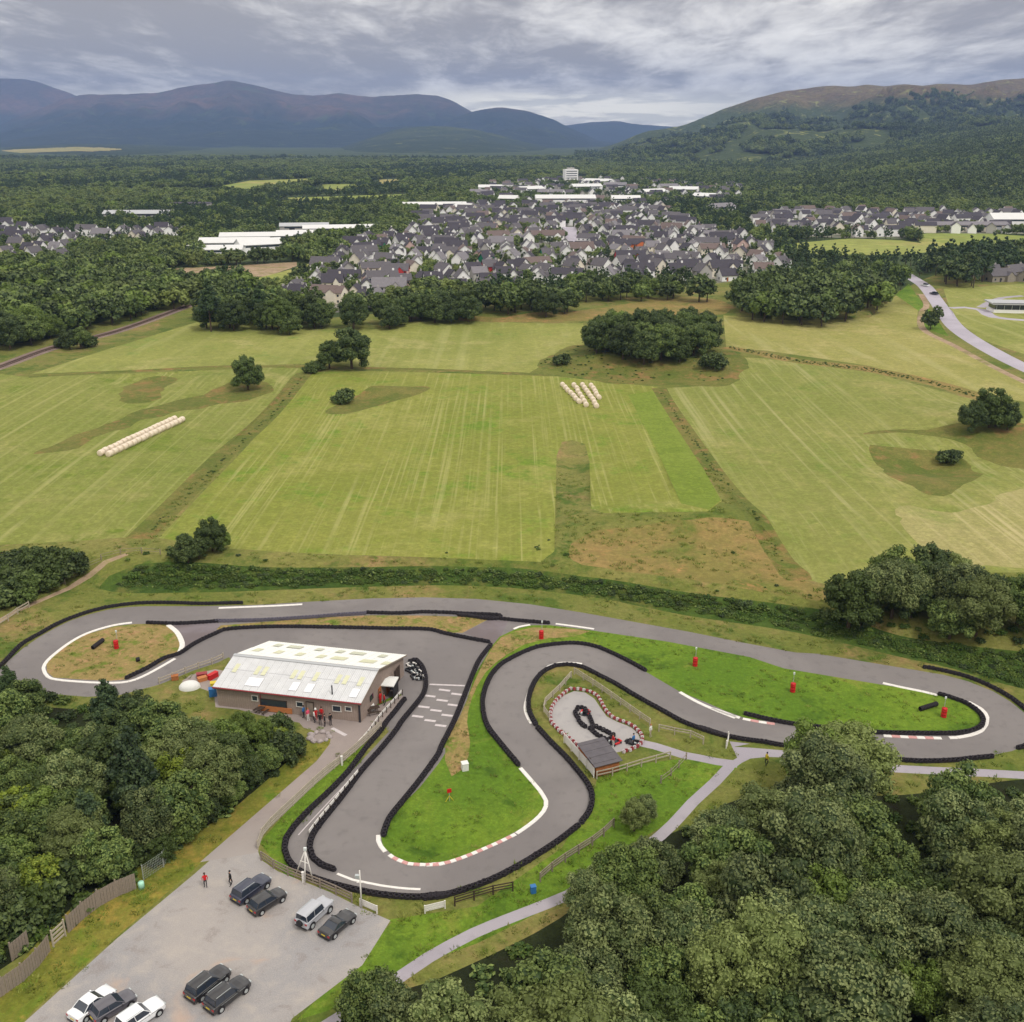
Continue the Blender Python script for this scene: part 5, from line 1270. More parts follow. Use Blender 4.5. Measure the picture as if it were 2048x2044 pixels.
# hut at the mini circuit
hx, hy = at(*P('3: 940,1205')[0]); hx2, hy2 = at(*P('3: 1088,1166')[0]); ha = math.atan2(hy2 - hy, hx2 - hx); hl = math.hypot(hx2 - hx, hy2 - hy)
ht = empty('hut', (hx, hy, 0), ha, 'small brown timber hut with a grey slate roof beside the mini circuit', 'hut')
hd = 4.1
mb = MB(); V = [(0, 0, 0), (hl, 0, 0), (hl, hd, 0), (0, hd, 0), (0, 0, 1.45), (hl, 0, 1.45), (hl, hd, 1.9), (0, hd, 1.9)]
mb.add(V, [(0, 1, 5, 4), (1, 2, 6, 5), (2, 3, 7, 6), (3, 0, 4, 7)]); mb.build('wall', 'brown timber', ht)
for k in range(9):
    mb = MB(); mb.box((hl / 2, -.025, .1 + k * .155), (hl, .03, .14)); mb.build('cladding_board', 'brown timber', ht)
mb = MB()
a, b, c, d = (Vector(q) for q in ((-.3, -.25, 1.45), (hl + .3, -.25, 1.45), (hl + .3, hd + .3, 1.98), (-.3, hd + .3, 1.98))); quadbox(mb, a, b, c, d, .08); mb.build('roof', 'slate roof', ht)
for k in range(4):
    f = (k + .5) / 4; mb = MB(); mb.box((hl / 2, -.25 + f * (hd + .55), 1.545 + f * .53), (hl + .6, .03, .03)); mb.build('roof_batten', 'slate roof', ht)
mb = MB(); mb.box((-.05, hd * .4, .9), (.06, .8, 1.7)); mb.build('door', 'dark timber', ht)

# marshal posts: red drum padding a signal pole
def drum_mesh():
    mb = MB(); mb.lathe([(.0, 0), (.33, 0), (.36, .05), (.34, .1), (.34, .42), (.37, .46), (.34, .5), (.34, .86), (.37, .9), (.34, .94), (.34, 1.2), (.36, 1.25), (.0, 1.26)], 16); return mb.mesh('drum', 'red paint', True)
DM = drum_mesh(); mb = MB(); mb.tube((0, 0, 0), (0, 0, 2.6), .035, n=6); PM = mb.mesh('signal_pole', 'galvanised steel'); mb = MB(); mb.box((0, 0, 2.55), (.22, .15, .3)); LM_ = mb.mesh('signal_lamp', 'pale plastic')
for t, lab in (('1: 866,545', 'red drum with signal pole on the brown left-hand island'), ('3: 588,312', 'red drum with signal pole at the top of the central loop'), ('3: 1578,488', 'red drum with signal pole in the green infield, nearest the loop'),
               ('4: 552,606', 'red drum with signal pole in the middle of the long green infield'), ('4: 1452,756', 'red drum with signal pole near the right-hand hairpin, beside tyres')):
    o = empty('marshal_drum', v3(W(t)[0]), 0, lab, 'drum', 'red drums with signal poles'); put('drum', DM, o); put('signal_pole', PM, o, (.1, .38, 0)); put('signal_lamp', LM_, o, (.1, .38, 0))
o = empty('flag_stand', v3(W('6: 172,710')[0]), .3, 'small red square board on a thin stand, low on the central island', 'sign')
mb = MB(); mb.box((0, 0, 1.35), (.5, .06, .5)); mb.build('board', 'red paint', o); mb = MB(); mb.tube((0, 0, 0), (0, 0, 1.1), .03, n=6); mb.build('pole', 'galvanised steel', o)
for s in (-1, 1):
    mb = MB(); mb.tube((s * .45, 0, 0), (0, 0, .7), .035, n=5); mb.build('leg', 'yellow plastic', o)
# masts by the bottom hairpin
mx, my = W('5: 1250,1415')[0]
o = empty('camera_mast', (mx, my, 0), 0, 'slim white mast with a box standing by the car park corner', 'mast')
mb = MB(); mb.tube((0, 0, 0), (0, 0, 4.4), .09, .06); mb.build('pole', 'white paint', o, smooth_=True)
mb = MB(); mb.box((-.25, 0, 3.7), (.4, .3, .35)); mb.build('box', 'galvanised steel', o)
mb = MB(); mb.tube((-.35, 0, 3.0), (.35, 0, 3.0), .04, n=6); mb.build('crossbar', 'white paint', o)
mx, my = W('5: 815,1215')[0]
o = empty('tripod_mast', (mx, my, 0), 0, 'white A-frame mast over the tyre barrier beside the car park', 'mast')
top_ = Vector((.15, .3, 3.6))
for a, b in (((-1.2, .9, 0), top_), ((.75, .1, 0), top_), ((0, -.3, 0), top_)):
    mb = MB(); mb.tube(a, b, .075, .06); mb.build('leg', 'white paint', o, smooth_=True)
mb = MB(); mb.tube((-.5, .63, 2.1), (.42, .18, 2.1), .05); mb.build('crossbar', 'white paint', o)
mb = MB(); mb.box((.15, .3, 3.75), (.3, .2, .3)); mb.build('head', 'pale plastic', o)
for t, lab in (('5: 800,1215', 'short white post at the foot of the A-frame mast'), ('5: 1098,310', 'short white post in the fence beside the drive')):
    o = empty('marker_post', v3(W(t)[0]), 0, lab, 'post'); mb = MB(); mb.box((0, 0, .6), (.22, .22, 1.2)); mb.build('shaft', 'white paint', o); mb = MB(); mb.box((0, 0, 1.22), (.26, .26, .06)); mb.build('cap', 'white paint', o)
o = empty('life_ring_post', v3(W('7: 1095,490')[0]), 0, 'pale green round drum at the end of the grey board fence', 'drum')
mb = MB(); mb.lathe([(0, 0), (.3, 0), (.3, .7), (.24, .8), (0, .82)], 14); mb.build('drum', 'pale green plastic', o, smooth_=True)
# a ring of boulders and one pale slab
bx, by = W('5: 925,95')[0]
bo = bmesh.new(); bmesh.ops.create_icosphere(bo, subdivisions=2, radius=.5)
for v in bo.verts: v.co *= 1 + .25 * mnoise.noise(v.co * 2.1)
bm_ = bpy.data.meshes.new('boulder'); bo.to_mesh(bm_); bo.free(); bm_.materials.append(MATS['granite boulder'])
for k in range(9):
    a = k * .7; x, y = bx + math.cos(a) * 1.2, by + math.sin(a) * 1.1
    s = rnd.uniform(.6, 1.1); q = put('boulder', bm_, None, (x, y, .1), a * 2, (s, s * .8, s * .7))
    tag(q, f'rounded granite boulder, {ordw(k)} round the small grass circle by the drive, counted anticlockwise from the right', 'boulder', 'boulders ringed on the grass by the drive')
    q['label'] = f'granite boulder in the ring by the drive, {ordw(k)} anticlockwise from the right'
o = line('drive_marking', W('2: 850,825 940,872'), .5)

# ------------------------------------------------------------------ karts
def kart(col):
    o = empty('kart', (0, 0, 0)); 
    mb = MB(); mb.box((0, 0, .1), (1.5, .5, .05)); mb.tube((-.7, -.28, .1), (.7, -.28, .1), .03, n=5); mb.tube((-.7, .28, .1), (.7, .28, .1), .03, n=5); mb.build('frame', 'dark metal', o)
    for x, y, r, w in ((.55, .52, .13, .12), (.55, -.52, .13, .12), (-.5, .55, .14, .2), (-.5, -.55, .14, .2)):
        mb = MB(); mb.tube((x, y - w / 2, r), (x, y + w / 2, r), r, n=10); mb.build('wheel', 'tyre rubber', o)
    mb = MB(); mb.add([(.6, -.3, .12), (1.0, -.32, .1), (1.0, .32, .1), (.6, .3, .12), (.55, -.16, .36), (.85, -.2, .24), (.85, .2, .24), (.55, .16, .36)], [(3, 2, 1, 0), (4, 5, 6, 7), (0, 1, 5, 4), (1, 2, 6, 5), (2, 3, 7, 6), (3, 0, 4, 7)]); mb.build('nose_cone', col, o)
    for s in (-1, 1):
        mb = MB(); mb.box((.02, s * .5, .18), (.75, .16, .2)); mb.build('side_pod', col, o)
    mb = MB(); mb.box((-.25, 0, .2), (.4, .36, .1)); mb.add([(-.42, -.18, .2), (-.42, .18, .2), (-.55, .16, .6), (-.55, -.16, .6), (-.48, -.18, .2), (-.48, .18, .2), (-.6, .16, .6), (-.6, -.16, .6)], [(0, 1, 2, 3), (5, 4, 7, 6), (1, 5, 6, 2), (4, 0, 3, 7), (3, 2, 6, 7)]); mb.build('seat', 'black plastic', o)
    mb = MB(); mb.tube((.3, 0, .42), (.34, 0, .45), .14, n=10); mb.tube((.32, 0, .43), (.6, 0, .15), .02, n=5); mb.build('steering_wheel', 'dark metal', o)
    mb = MB(); mb.box((-.5, .32, .27), (.3, .22, .24)); mb.build('engine', 'galvanised steel', o)
    return o
KP = {c: None for c in ('white paint', 'black plastic', 'red paint')}
def copy_thing(src, loc, rz, label, group, name=None):
    o = src.copy(); col_main.objects.link(o); o.location = loc; o.rotation_euler = (0, 0, rz)
    o['label'] = label; o['group'] = group
    for ch in src.children:
        c = ch.copy(); col_main.objects.link(c); c.parent = o
        for g_ in ch.children:
            d = g_.copy(); col_main.objects.link(d); d.parent = c
    return o
def place_kart(txt, rz, c, label, group='karts parked beside the shed'):
    p = W(txt)[0]
    if KP[c] is None:
        KP[c] = kart(c); o = KP[c]; o.location = (p[0], p[1], .0); o.rotation_euler = (0, 0, rz); tag(o, label, 'kart', group)
    else: copy_thing(KP[c], (p[0], p[1], 0), rz, label, group)
for t, rz, c, lab in (('b: 1345,400', 2.4, 'white paint', 'white kart topmost in the cluster beside the tyre hook'), ('b: 1390,470', 2.3, 'black plastic', 'black kart second in the cluster beside the tyre hook'),
                      ('b: 1425,510', 2.2, 'white paint', 'white kart in the middle of the cluster beside the tyre hook'), ('b: 1400,580', 2.0, 'black plastic', 'black kart at the lower left of the kart cluster'),
                      ('b: 1470,590', 1.9, 'white paint', 'white kart lowest in the cluster, against the tyre barrier'), ('b: 1330,480', 2.4, 'black plastic', 'black kart on the left of the kart cluster')):
    place_kart(t, rz, c, lab)
place_kart('3: 870,795', 1.2, 'red paint', 'red kart standing inside the upper tyre loop of the mini circuit', 'karts on the mini circuit')
place_kart('3: 1060,985', .6, 'red paint', 'red kart on the mini circuit in front of the hut', 'karts on the mini circuit')
place_kart('3: 1175,985', 2.6, 'black plastic', 'dark kart at the right end of the mini circuit', 'karts on the mini circuit')

# ------------------------------------------------------------------ people
def person_mesh(seed, top, legs, hair, pose=0):
    r = random.Random(seed)
    bm = bmesh.new(); sk = bm.verts.layers.skin.verify()
    def v(x, y, z, rad):
        q = bm.verts.new((x, y, z)); q[sk].radius = (rad, rad * .85); return q
    pel = v(0, 0, .95, .15); pel[sk].use_root = True
    ws = v(0, 0, 1.12, .14); ch = v(0, 0, 1.34, .17); nk = v(0, .0, 1.5, .06); hd = v(0, .02, 1.62, .095); ht_ = v(0, .01, 1.73, .085)
    for a, b in ((pel, ws), (ws, ch), (ch, nk), (nk, hd), (hd, ht_)): bm.edges.new((a, b))
    st = .12 if pose == 1 else .03
    for s in (-1, 1):
        hip = v(s * .1, 0, .88, .1); kn = v(s * .11, st * s, .5, .068); an = v(s * .11, -st * s * .6, .09, .045); to = v(s * .13, -st * s * .6 + .15, .04, .04)
        for a, b in ((pel, hip), (hip, kn), (kn, an), (an, to)): bm.edges.new((a, b))
        sh = v(s * .2, 0, 1.42, .065); fw = .22 if pose == 2 else .04
        el = v(s * .27, -.02, 1.15, .047); wr = v(s * .25, fw, .93, .034); pa = v(s * .25, fw + .03, .86, .034)
        for a, b in ((ch, sh), (sh, el), (el, wr), (wr, pa)): bm.edges.new((a, b))
        for k in range(4):
            f1 = v(s * .25 , fw + .0 + k * .02, .82, .009); f2 = v(s * .245, fw + .0 + k * .02, .77 + abs(k - 1.5) * .008, .008)
            bm.edges.new((pa, f1)); bm.edges.new((f1, f2))
        th = v(s * .215, fw + .06, .83, .01); bm.edges.new((pa, th))
    me = bpy.data.meshes.new('body'); bm.to_mesh(me); bm.free()
    o = bpy.data.objects.new('tmp', me); col_main.objects.link(o)
    m = o.modifiers.new('s', 'SKIN'); m.use_smooth_shade = True; m2 = o.modifiers.new('u', 'SUBSURF'); m2.levels = 1
    dg = bpy.context.evaluated_depsgraph_get(); ev = o.evaluated_get(dg); out = bpy.data.meshes.new_from_object(ev); out.name = 'body'
    bpy.data.objects.remove(o)
    out.materials.clear()
    for mm in (legs, top, 'skin', hair): out.materials.append(MATS[mm])
    mi = []
    for p in out.polygons:
        c = p.center
        if c.z > 1.52: mi.append(3 if (c.z > 1.68 or c.y < -.02) else 2)
        elif abs(c.x) > .2 and c.z < .93: mi.append(2)
        elif c.z > 1.0 or abs(c.x) > .21: mi.append(1)
        else: mi.append(0)
    out.polygons.foreach_set('material_index', mi); out.update(); return out
def person(txt, rz, top, legs, hair, label, pose=0, helmet=None, group=None):
    p = W(txt)[0]
    o = empty('person', v3(p), rz, label, 'person', group)
    put('body', person_mesh(len(label), top, legs, hair, pose), o)
    mb = MB()
    if helmet: mb.lathe([(.1, 1.52), (.15, 1.56), (.155, 1.66), (.13, 1.76), (.07, 1.82), (0, 1.83)], 12); mb.build('helmet', helmet, o, smooth_=True)
    else: mb.lathe([(.1, 1.68), (.115, 1.72), (.1, 1.78), (.05, 1.82), (0, 1.83)], 10); mb.build('hair', hair, o, smooth_=True)
    return o
person('5: 45,1258', .4, 'red paint', 'dark metal', 'dark timber', 'person in a red top walking across the top of the car park', 1)
person('5: 240,1240', 2.2, 'black plastic', 'black plastic', 'black plastic', 'person in black beside the dark blue car', 1)
G1 = 'people gathered in front of the shed'
person('a: 1495,1165', .2, 'red paint', 'red paint', 'dark timber', 'person in a red suit and pale helmet by the shed door', 2, 'canvas white', G1)
person('a: 1570,1150', 2.9, 'red paint', 'dark red paint', 'dark timber', 'person in red just right of the helmeted one by the shed', 0, None, G1)
person('a: 1340,1130', 1.2, 'blue plastic', 'dark metal', 'dark timber', 'person in blue at the left of the group by the shed', 0, None, G1)
person('a: 1395,1165', 4.0, 'pink cloth', 'canvas white', 'brown timber', 'person in a pink top and white trousers before the shed', 0, None, G1)
person('a: 1475,1190', 5.0, 'canvas white', 'dark metal', 'dark timber', 'person in a white top at the middle of the shed group', 1, None, G1)
person('a: 1550,1225', 3.2, 'black plastic', 'dark metal', 'black plastic', 'person in black, leftmost of three dark figures before the shed', 0, None, G1)
person('a: 1610,1240', 2.0, 'dark metal', 'black plastic', 'dark timber', 'person in dark clothes, middle of three before the shed', 0, None, G1)
person('a: 1685,1230', 3.9, 'black plastic', 'dark metal', 'black plastic', 'person in black, rightmost of three dark figures before the shed', 0, None, G1)
person('b: 860,985', 1.0, 'red paint', 'red paint', 'dark timber', 'person in a red suit standing under the gazebo', 0)
person('b: 920,1010', 2.0, 'red paint', 'dark metal', 'dark timber', 'person in red in front of the gazebo', 1)
person('b: 1085,620', 1.0, 'black plastic', 'dark metal', 'dark timber', 'person in black standing near the brown gable doors', 0)
person('3: 1050,1010', 2.0, 'red paint', 'canvas white', 'dark timber', 'person in red standing by the hut on the mini circuit', 0)
person('3: 1180,1005', 4.0, 'blue plastic', 'dark metal', 'black plastic', 'person in blue at the right end of the mini circuit', 0)
person('3: 1290,945', 4.0, 'canvas white', 'pale timber', 'brown timber', 'person in pale clothes outside the mini circuit rail', 0)
person('4: 395,1045', 2.0, 'yellow plastic', 'black plastic', 'black plastic', 'person in a yellow top on the grass by the path', 1)
# ------------------------------------------------------------------ cars
def loft(mb, sts, mi=0, cap=True):
    """sts: list of (x, [(y,z)...]) cross-sections of equal count"""
    n = len(sts[0][1]); b = len(mb.v); V = []; F = []
    for x, sec in sts: V += [(x if not isinstance(x, (list, tuple)) else x[i], s[0], s[1]) for i, s in enumerate(sec)]
    for i in range(len(sts) - 1):
        for k in range(n):
            F.append((i * n + k, i * n + (k + 1) % n, (i + 1) * n + (k + 1) % n, (i + 1) * n + k))
    if cap: F += [tuple(range(n))[::-1], tuple((len(sts) - 1) * n + k for k in range(n))]
    mb.add(V, [f[::-1] for f in F], mi)
CARS = {
 'suv': dict(L=4.5, Wd=1.8, belt=1.0, roof=1.6, hood=.95, w0=-.44, w1=.16, r0=-.40, r1=.02, tail=.97, clr=.22, wr=.34, rack=True),
 'hatch': dict(L=4.1, Wd=1.72, belt=.93, roof=1.48, hood=.88, w0=-.45, w1=.2, r0=-.36, r1=.02, tail=.95, clr=.2, wr=.32, rack=False),
 'sedan': dict(L=4.35, Wd=1.76, belt=.92, roof=1.42, hood=.86, w0=-.34, w1=.2, r0=-.18, r1=.04, tail=.98, clr=.18, wr=.32, rack=False),
 'coupe': dict(L=4.15, Wd=1.76, belt=.82, roof=1.22, hood=.76, w0=-.32, w1=.12, r0=-.14, r1=-.02, tail=.86, clr=.15, wr=.33, rack=False),
 'boxy': dict(L=4.3, Wd=1.76, belt=1.15, roof=1.82, hood=1.15, w0=-.46, w1=.14, r0=-.45, r1=.1, tail=1.2, clr=.32, wr=.39, rack=True)}
def car(txt, kind, paint, label, glass='window glass', racked=None, spare=False, roofm=None):
    d = CARS[kind]; a, b = W(txt, .5)
    an = math.atan2(b[1] - a[1], b[0] - a[0]); cx, cy = (a[0] + b[0]) / 2, (a[1] + b[1]) / 2
    o = empty('parked_car', (cx, cy, hz_(cx, cy)), an, label, 'car', 'cars parked on the gravel'); o.scale = (.93, .93, .93)
    Lc, hw = d['L'], d['Wd'] / 2
    def sec(w, z0, z1, cr=.06, tum=.03):
        return [(-w * .9, z0), (-w, z0 + .16), (-w * 1.0, (z0 + z1) * .5), (-w * .97, z1 - cr), (-w * .86, z1), (-w * .4, z1 + .035), (w * .4, z1 + .035), (w * .86, z1), (w * .97, z1 - cr), (w, (z0 + z1) * .5), (w, z0 + .16), (w * .9, z0)]
    X = lambda f: f * Lc
    S = [(-.5, .80, .12, -.12), (-.492, .92, .05, -.04), (-.46, .98, 0, 0), (-.3, 1, 0, 0), (0, 1, 0, 0), (d['w1'] + .02, 1, 0, 0), (.3, .99, 0, 0), (.4, .97, 0, -.05), (.46, .9, .02, -.11), (.49, .78, .07, -.2), (.5, .66, .12, -.3)]
    sts = []
    for f, wf, zl, zh in S:
        if f < d['w0']: top = d['tail']
        elif f <= d['w1']: top = d['belt']
        else: top = d['hood']
        sts.append((X(f), sec(hw * wf, d['clr'] + zl, top + zh)))
    mb = MB(); loft(mb, sts); body = mb.build('body', paint, o, smooth_=False)
    # glasshouse
    zb, zr = d['belt'] - .01, d['roof'] - .05
    def gsec(w, z0, z1, w2): return [(-w, z0), (-w2, z1), (w2, z1), (w, z0)]
    mb = MB(); wb, wt = hw * .93, hw * .74
    g0, g1, r0, r1 = X(d['w0']), X(d['w1']), X(d['r0']), X(d['r1'])
    V = [(g0, -wb * .95, zb), (g0, wb * .95, zb), (g1, wb * .97, zb), (g1, -wb * .97, zb), (r0, -wt, zr), (r0, wt, zr), (r1, wt, zr), (r1, -wt, zr)]
    mb.add(V, [(3, 2, 1, 0), (4, 5, 6, 7)]); mb.build('cabin', glass, o)
    for nm, f in (('rear_window', (0, 1, 5, 4)), ('windscreen', (2, 3, 7, 6)), ('side_window', (1, 2, 6, 5)), ('side_window', (3, 0, 4, 7))):
        mb = MB(); mb.add([V[i] for i in f], [(3, 2, 1, 0)]); mb.build(nm, glass, o)
    mb = MB(); e = .06
    n_ = 6; V2 = []; F2 = []
    for i in range(n_ + 1):
        t = i / n_; x = r0 - e + (r1 - r0 + 2 * e) * t; zz = zr + .05 * math.sin(math.pi * t) * .6
        V2 += [(x, -wt - .02, zz), (x, -wt * .75, zz + .05), (x, wt * .75, zz + .05), (x, wt + .02, zz)]
    for i in range(n_): F2 += [(i * 4 + k, (i + 1) * 4 + k, (i + 1) * 4 + k + 1, i * 4 + k + 1) for k in range(3)]
    mb.add(V2, F2); mb.build('roof', roofm or paint, o, smooth_=True)
    mb = MB()
    for i, j in ((0, 4), (1, 5), (2, 6), (3, 7)): mb.tube(V[i], V[j], .035, n=5)
    for s in (0, 1):
        q0 = Vector(V[(1, 0)[s]]).lerp(Vector(V[(2, 3)[s]]), .45); q1 = Vector(V[(5, 4)[s]]).lerp(Vector(V[(6, 7)[s]]), .5); mb.tube(q0, q1, .03, n=5)
    mb.build('pillars', paint, o)
    for fx in (-.32, .31):
        for s in (-1, 1):
            r = d['wr']; mb = MB(); mb.tube((0, -.11, 0), (0, .11, 0), r, n=16)
            w = mb.build('wheel', 'tyre rubber', o, (X(fx), s * (hw - .09), r))
            mb = MB(); mb.tube((0, s * .1, 0), (0, s * .125, 0), r * .62, n=12); mb.build('rim', 'galvanised steel', w)
            mb = MB(); mb.tube((X(fx), s * (hw - .02), r + .02), (X(fx), s * (hw + .012), r + .02), r + .07, n=14); mb.build('wheel_arch', 'black plastic', o)
    for s in (-1, 1):
        mb = MB(); mb.box((X(.475), s * hw * .66, d['hood'] - .2), (.16, .34, .14)); mb.build('headlight', 'galvanised steel', o)
        mb = MB(); mb.box((X(-.492), s * hw * .76, d['tail'] - .22), (.08, .26, .2)); mb.build('tail_light', 'tail lamp', o)
        mb = MB(); mb.box((g1 - .25, s * (hw + .08), d['belt'] + .04), (.12, .2, .14)); mb.build('mirror', paint, o)
        if d['rack']:
            mb = MB(); mb.tube((r0 + .15, s * wt * .92, zr + .1), (r1 - .1, s * wt * .92, zr + .1), .025, n=6); mb.build('roof_rail', 'galvanised steel', o)
    mb = MB(); mb.box((X(-.5) - .01, 0, d['clr'] + .42), (.02, .5, .12)); mb.build('number_plate', 'yellow plastic', o)
    mb = MB(); mb.box((X(.485), 0, d['clr'] + .2), (.1, hw * 1.2, .16)); mb.build('grille', 'black plastic', o)
    mb = MB(); mb.box((X(-.497), 0, d['clr'] + .12), (.06, hw * 1.7, .16)); mb.build('bumper', 'black plastic', o)
    mb = MB()
    for s in (-1, 1): mb.box((X(0), s * (hw + .004), d['belt'] - .16), (Lc * .62, .012, .02))
    mb.build('door_seam', 'galvanised steel' if racked else 'black plastic', o)
    if spare:
        mb = MB(); mb.tube((X(-.5) - .05, 0, 1.0), (X(-.5) - .27, 0, 1.0), .36, n=16); mb.build('spare_wheel', 'black plastic', o)
    return o
car('5: 285,1345 505,1185', 'suv', 'navy paint', 'dark blue people carrier, upper left car of the car park')
car('5: 400,1435 640,1285', 'hatch', 'black paint', 'black hatchback right beside the dark blue people carrier')
car('8: 1165,590 1380,395', 'boxy', 'silver paint', 'silver boxy off-roader with a spare wheel on its tail', spare=True, roofm='silver paint')
car('8: 1345,655 1555,480', 'coupe', 'black paint', 'low black coupe parked right of the silver off-roader')
car('8: 315,1135 580,925', 'suv', 'black paint', 'black estate with bright roof rails, left of the lower middle pair', racked=True)
car('8: 455,1225 740,1005', 'suv', 'black paint', 'black car with a bright side strip, right of the lower middle pair', racked=True)
car('7: 600,1470 825,1290', 'sedan', 'white car paint', 'white saloon leftmost of the three at the bottom edge')
car('7: 735,1480 1010,1315', 'hatch', 'grey paint', 'dark grey hatchback between the two white cars at the bottom edge')
car('7: 960,1560 1200,1395', 'suv', 'white car paint', 'white car rightmost of three, cut by the bottom picture edge')

# ------------------------------------------------------------------ hay bales
mb = MB(); n = 12
mb.lathe([(0, 0), (.52, 0), (.62, .06), (.64, .3), (.64, .9), (.62, 1.14), (.52, 1.2), (0, 1.2)], n); BALE = mb.mesh('bale', 'wrap film', True)
def bales(txt, n, rows, gap, labf, group):
    a, b = W(txt); an = math.atan2(b[1] - a[1], b[0] - a[0])
    for r in range(rows):
        for i in range(n):
            t = i / (n - 1); x = a[0] + (b[0] - a[0]) * t - math.sin(an) * gap * r + rnd.uniform(-.12, .12); y = a[1] + (b[1] - a[1]) * t + math.cos(an) * gap * r + rnd.uniform(-.12, .12)
            q = put('hay_bale', BALE, None, (x, y, hz_(x, y) + .6)); q.rotation_euler = (R_(90), 0, an + R_(90) + rnd.uniform(-.1, .1)); q.location += Vector((-.6 * math.cos(an) * 0, 0, 0)); q.scale = (1.12,) * 3
            tag(q, labf(r, i), 'hay bale', group)
bales('D: 205,862 342,797', 18, 2, 2.3, lambda r, i: f"pale hay bale, {ordw(i)} from left in the {'front' if r == 0 else 'rear'} row, left field", 'wrapped bales lined up on the left field')
for r, (t, n) in enumerate((('r: 190,325 250,388', 7), ('r: 234,326 280,400', 7), ('r: 266,326 318,404', 8), ('r: 298,328 324,372', 5))):
    bales(t, n, 1, 0, lambda r_, i, r=r: f"pale hay bale, {ordw(i)} from far end in the {ordw(r)} column, central field", 'wrapped bales in columns on the central field')

# ------------------------------------------------------------------ houses
HM = {}
def house_meshes(w, l, h, rise, wall, roof, k):
    key = (w, l, h, rise, wall, roof, k)
    if key in HM: return HM[key]
    parts = []
    mb = MB(); hw, hl = w / 2, l / 2
    mb.add([(-hl, -hw, -1), (hl, -hw, -1), (hl, hw, -1), (-hl, hw, -1), (-hl, -hw, h), (hl, -hw, h), (hl, hw, h), (-hl, hw, h), (-hl, 0, h + rise), (hl, 0, h + rise)],
           [(0, 1, 5, 4), (2, 3, 7, 6), (1, 2, 6, 9, 5), (3, 0, 4, 8, 7)])
    parts.append(('wall', mb.mesh('wall', wall)))
    mb = MB(); e = .35; t = .18
    for s in (-1, 1):
        a = Vector((-hl - e, s * (hw + e), h - rise / hw * e)); b = Vector((hl + e, s * (hw + e), h - rise / hw * e)); c = Vector((hl + e, 0, h + rise)); d = Vector((-hl - e, 0, h + rise))
        up_ = Vector((0, 0, t)); V = [a, b, c, d, a + up_, b + up_, c + up_, d + up_]
        F = [(0, 1, 2, 3), (7, 6, 5, 4), (0, 4, 5, 1), (1, 5, 6, 2), (3, 7, 4, 0)]
        if s > 0: F = [f[::-1] for f in F]
        mb.add(V, F)
    if k % 3 != 0:   # front gable projection
        mb.add([(hl * .1, -hw - 1.6, h - .2), (hl * .7, -hw - 1.6, h - .2), (hl * .4, -hw - 1.6, h + rise * .6), (hl * .4, 0, h + rise * .6), (hl * .1, -hw + .2, h - .1), (hl * .7, -hw + .2, h - .1)], [(0, 2, 3, 4), (2, 1, 5, 3)])
    parts.append(('roof', mb.mesh('roof', roof)))
    if k % 3 != 0:
        mb = MB(); x0, x1, yy = hl * .12, hl * .68, -hw - 1.45
        mb.add([(x0, yy, -1), (x1, yy, -1), (x1, yy, h - .2), ((x0 + x1) / 2, yy, h + rise * .55), (x0, yy, h - .2), (x0, -hw, -1), (x1, -hw, -1), (x0, -hw, h - .2), (x1, -hw, h - .2)], [(0, 1, 2, 3, 4), (1, 6, 8, 2), (5, 0, 4, 7)])
        parts.append(('porch_gable', mb.mesh('porch_gable', wall)))
    mb = MB(); mb.box((hl * .72, 0, h + rise + .35), (.9, .55, 1.1)); parts.append(('chimney', mb.mesh('chimney', wall if k % 2 else 'grey render wall')))
    for s in (-1, 1):
        mb = MB(); nn = max(2, int(l / 3)); fl = (1.3, 3.7) if h > 4 else (1.4,)
        for z in fl:
            for i in range(nn):
                mb.box((-hl + (i + .5) * l / nn, s * (hw + .02), z), (.85, .06, .95))
        parts.append(('window_row', mb.mesh('window_row', 'window glass')))
    mb = MB(); mb.box((hl + .02, 0, min(3.9, h - .4)), (.06, 1.1, 1.2)); parts.append(('gable_window', mb.mesh('gable_window', 'window glass')))
    mb = MB(); mb.box((-hl - .02, 0, 1.4), (.06, 1.2, 1.2)); parts.append(('gable_window', mb.mesh('gable_window', 'window glass')))
    mb = MB(); mb.box((-hl * .3, -hw - .03, 1.0), (.95, .06, 2.0)); parts.append(('door', mb.mesh('door', ['brown timber', 'dark metal', 'white paint'][k % 3])))
    HM[key] = parts; return parts
WCOL = [('white render wall', 'white', 15), ('cream render wall', 'cream', 2), ('grey render wall', 'grey', 2.4), ('pink render wall', 'pinkish', .8)]
RCOL = [('slate roof', 'grey slate', 5), ('dark slate roof', 'dark slate', 6), ('brown tile roof', 'brown tile', 1.2), ('pale slate roof', 'pale slate', 2.2)]
hcount = 0
HOUSES = []
excl = [p for n_, m_, p in REG if n_ in ('town_road', 'playing_field')]
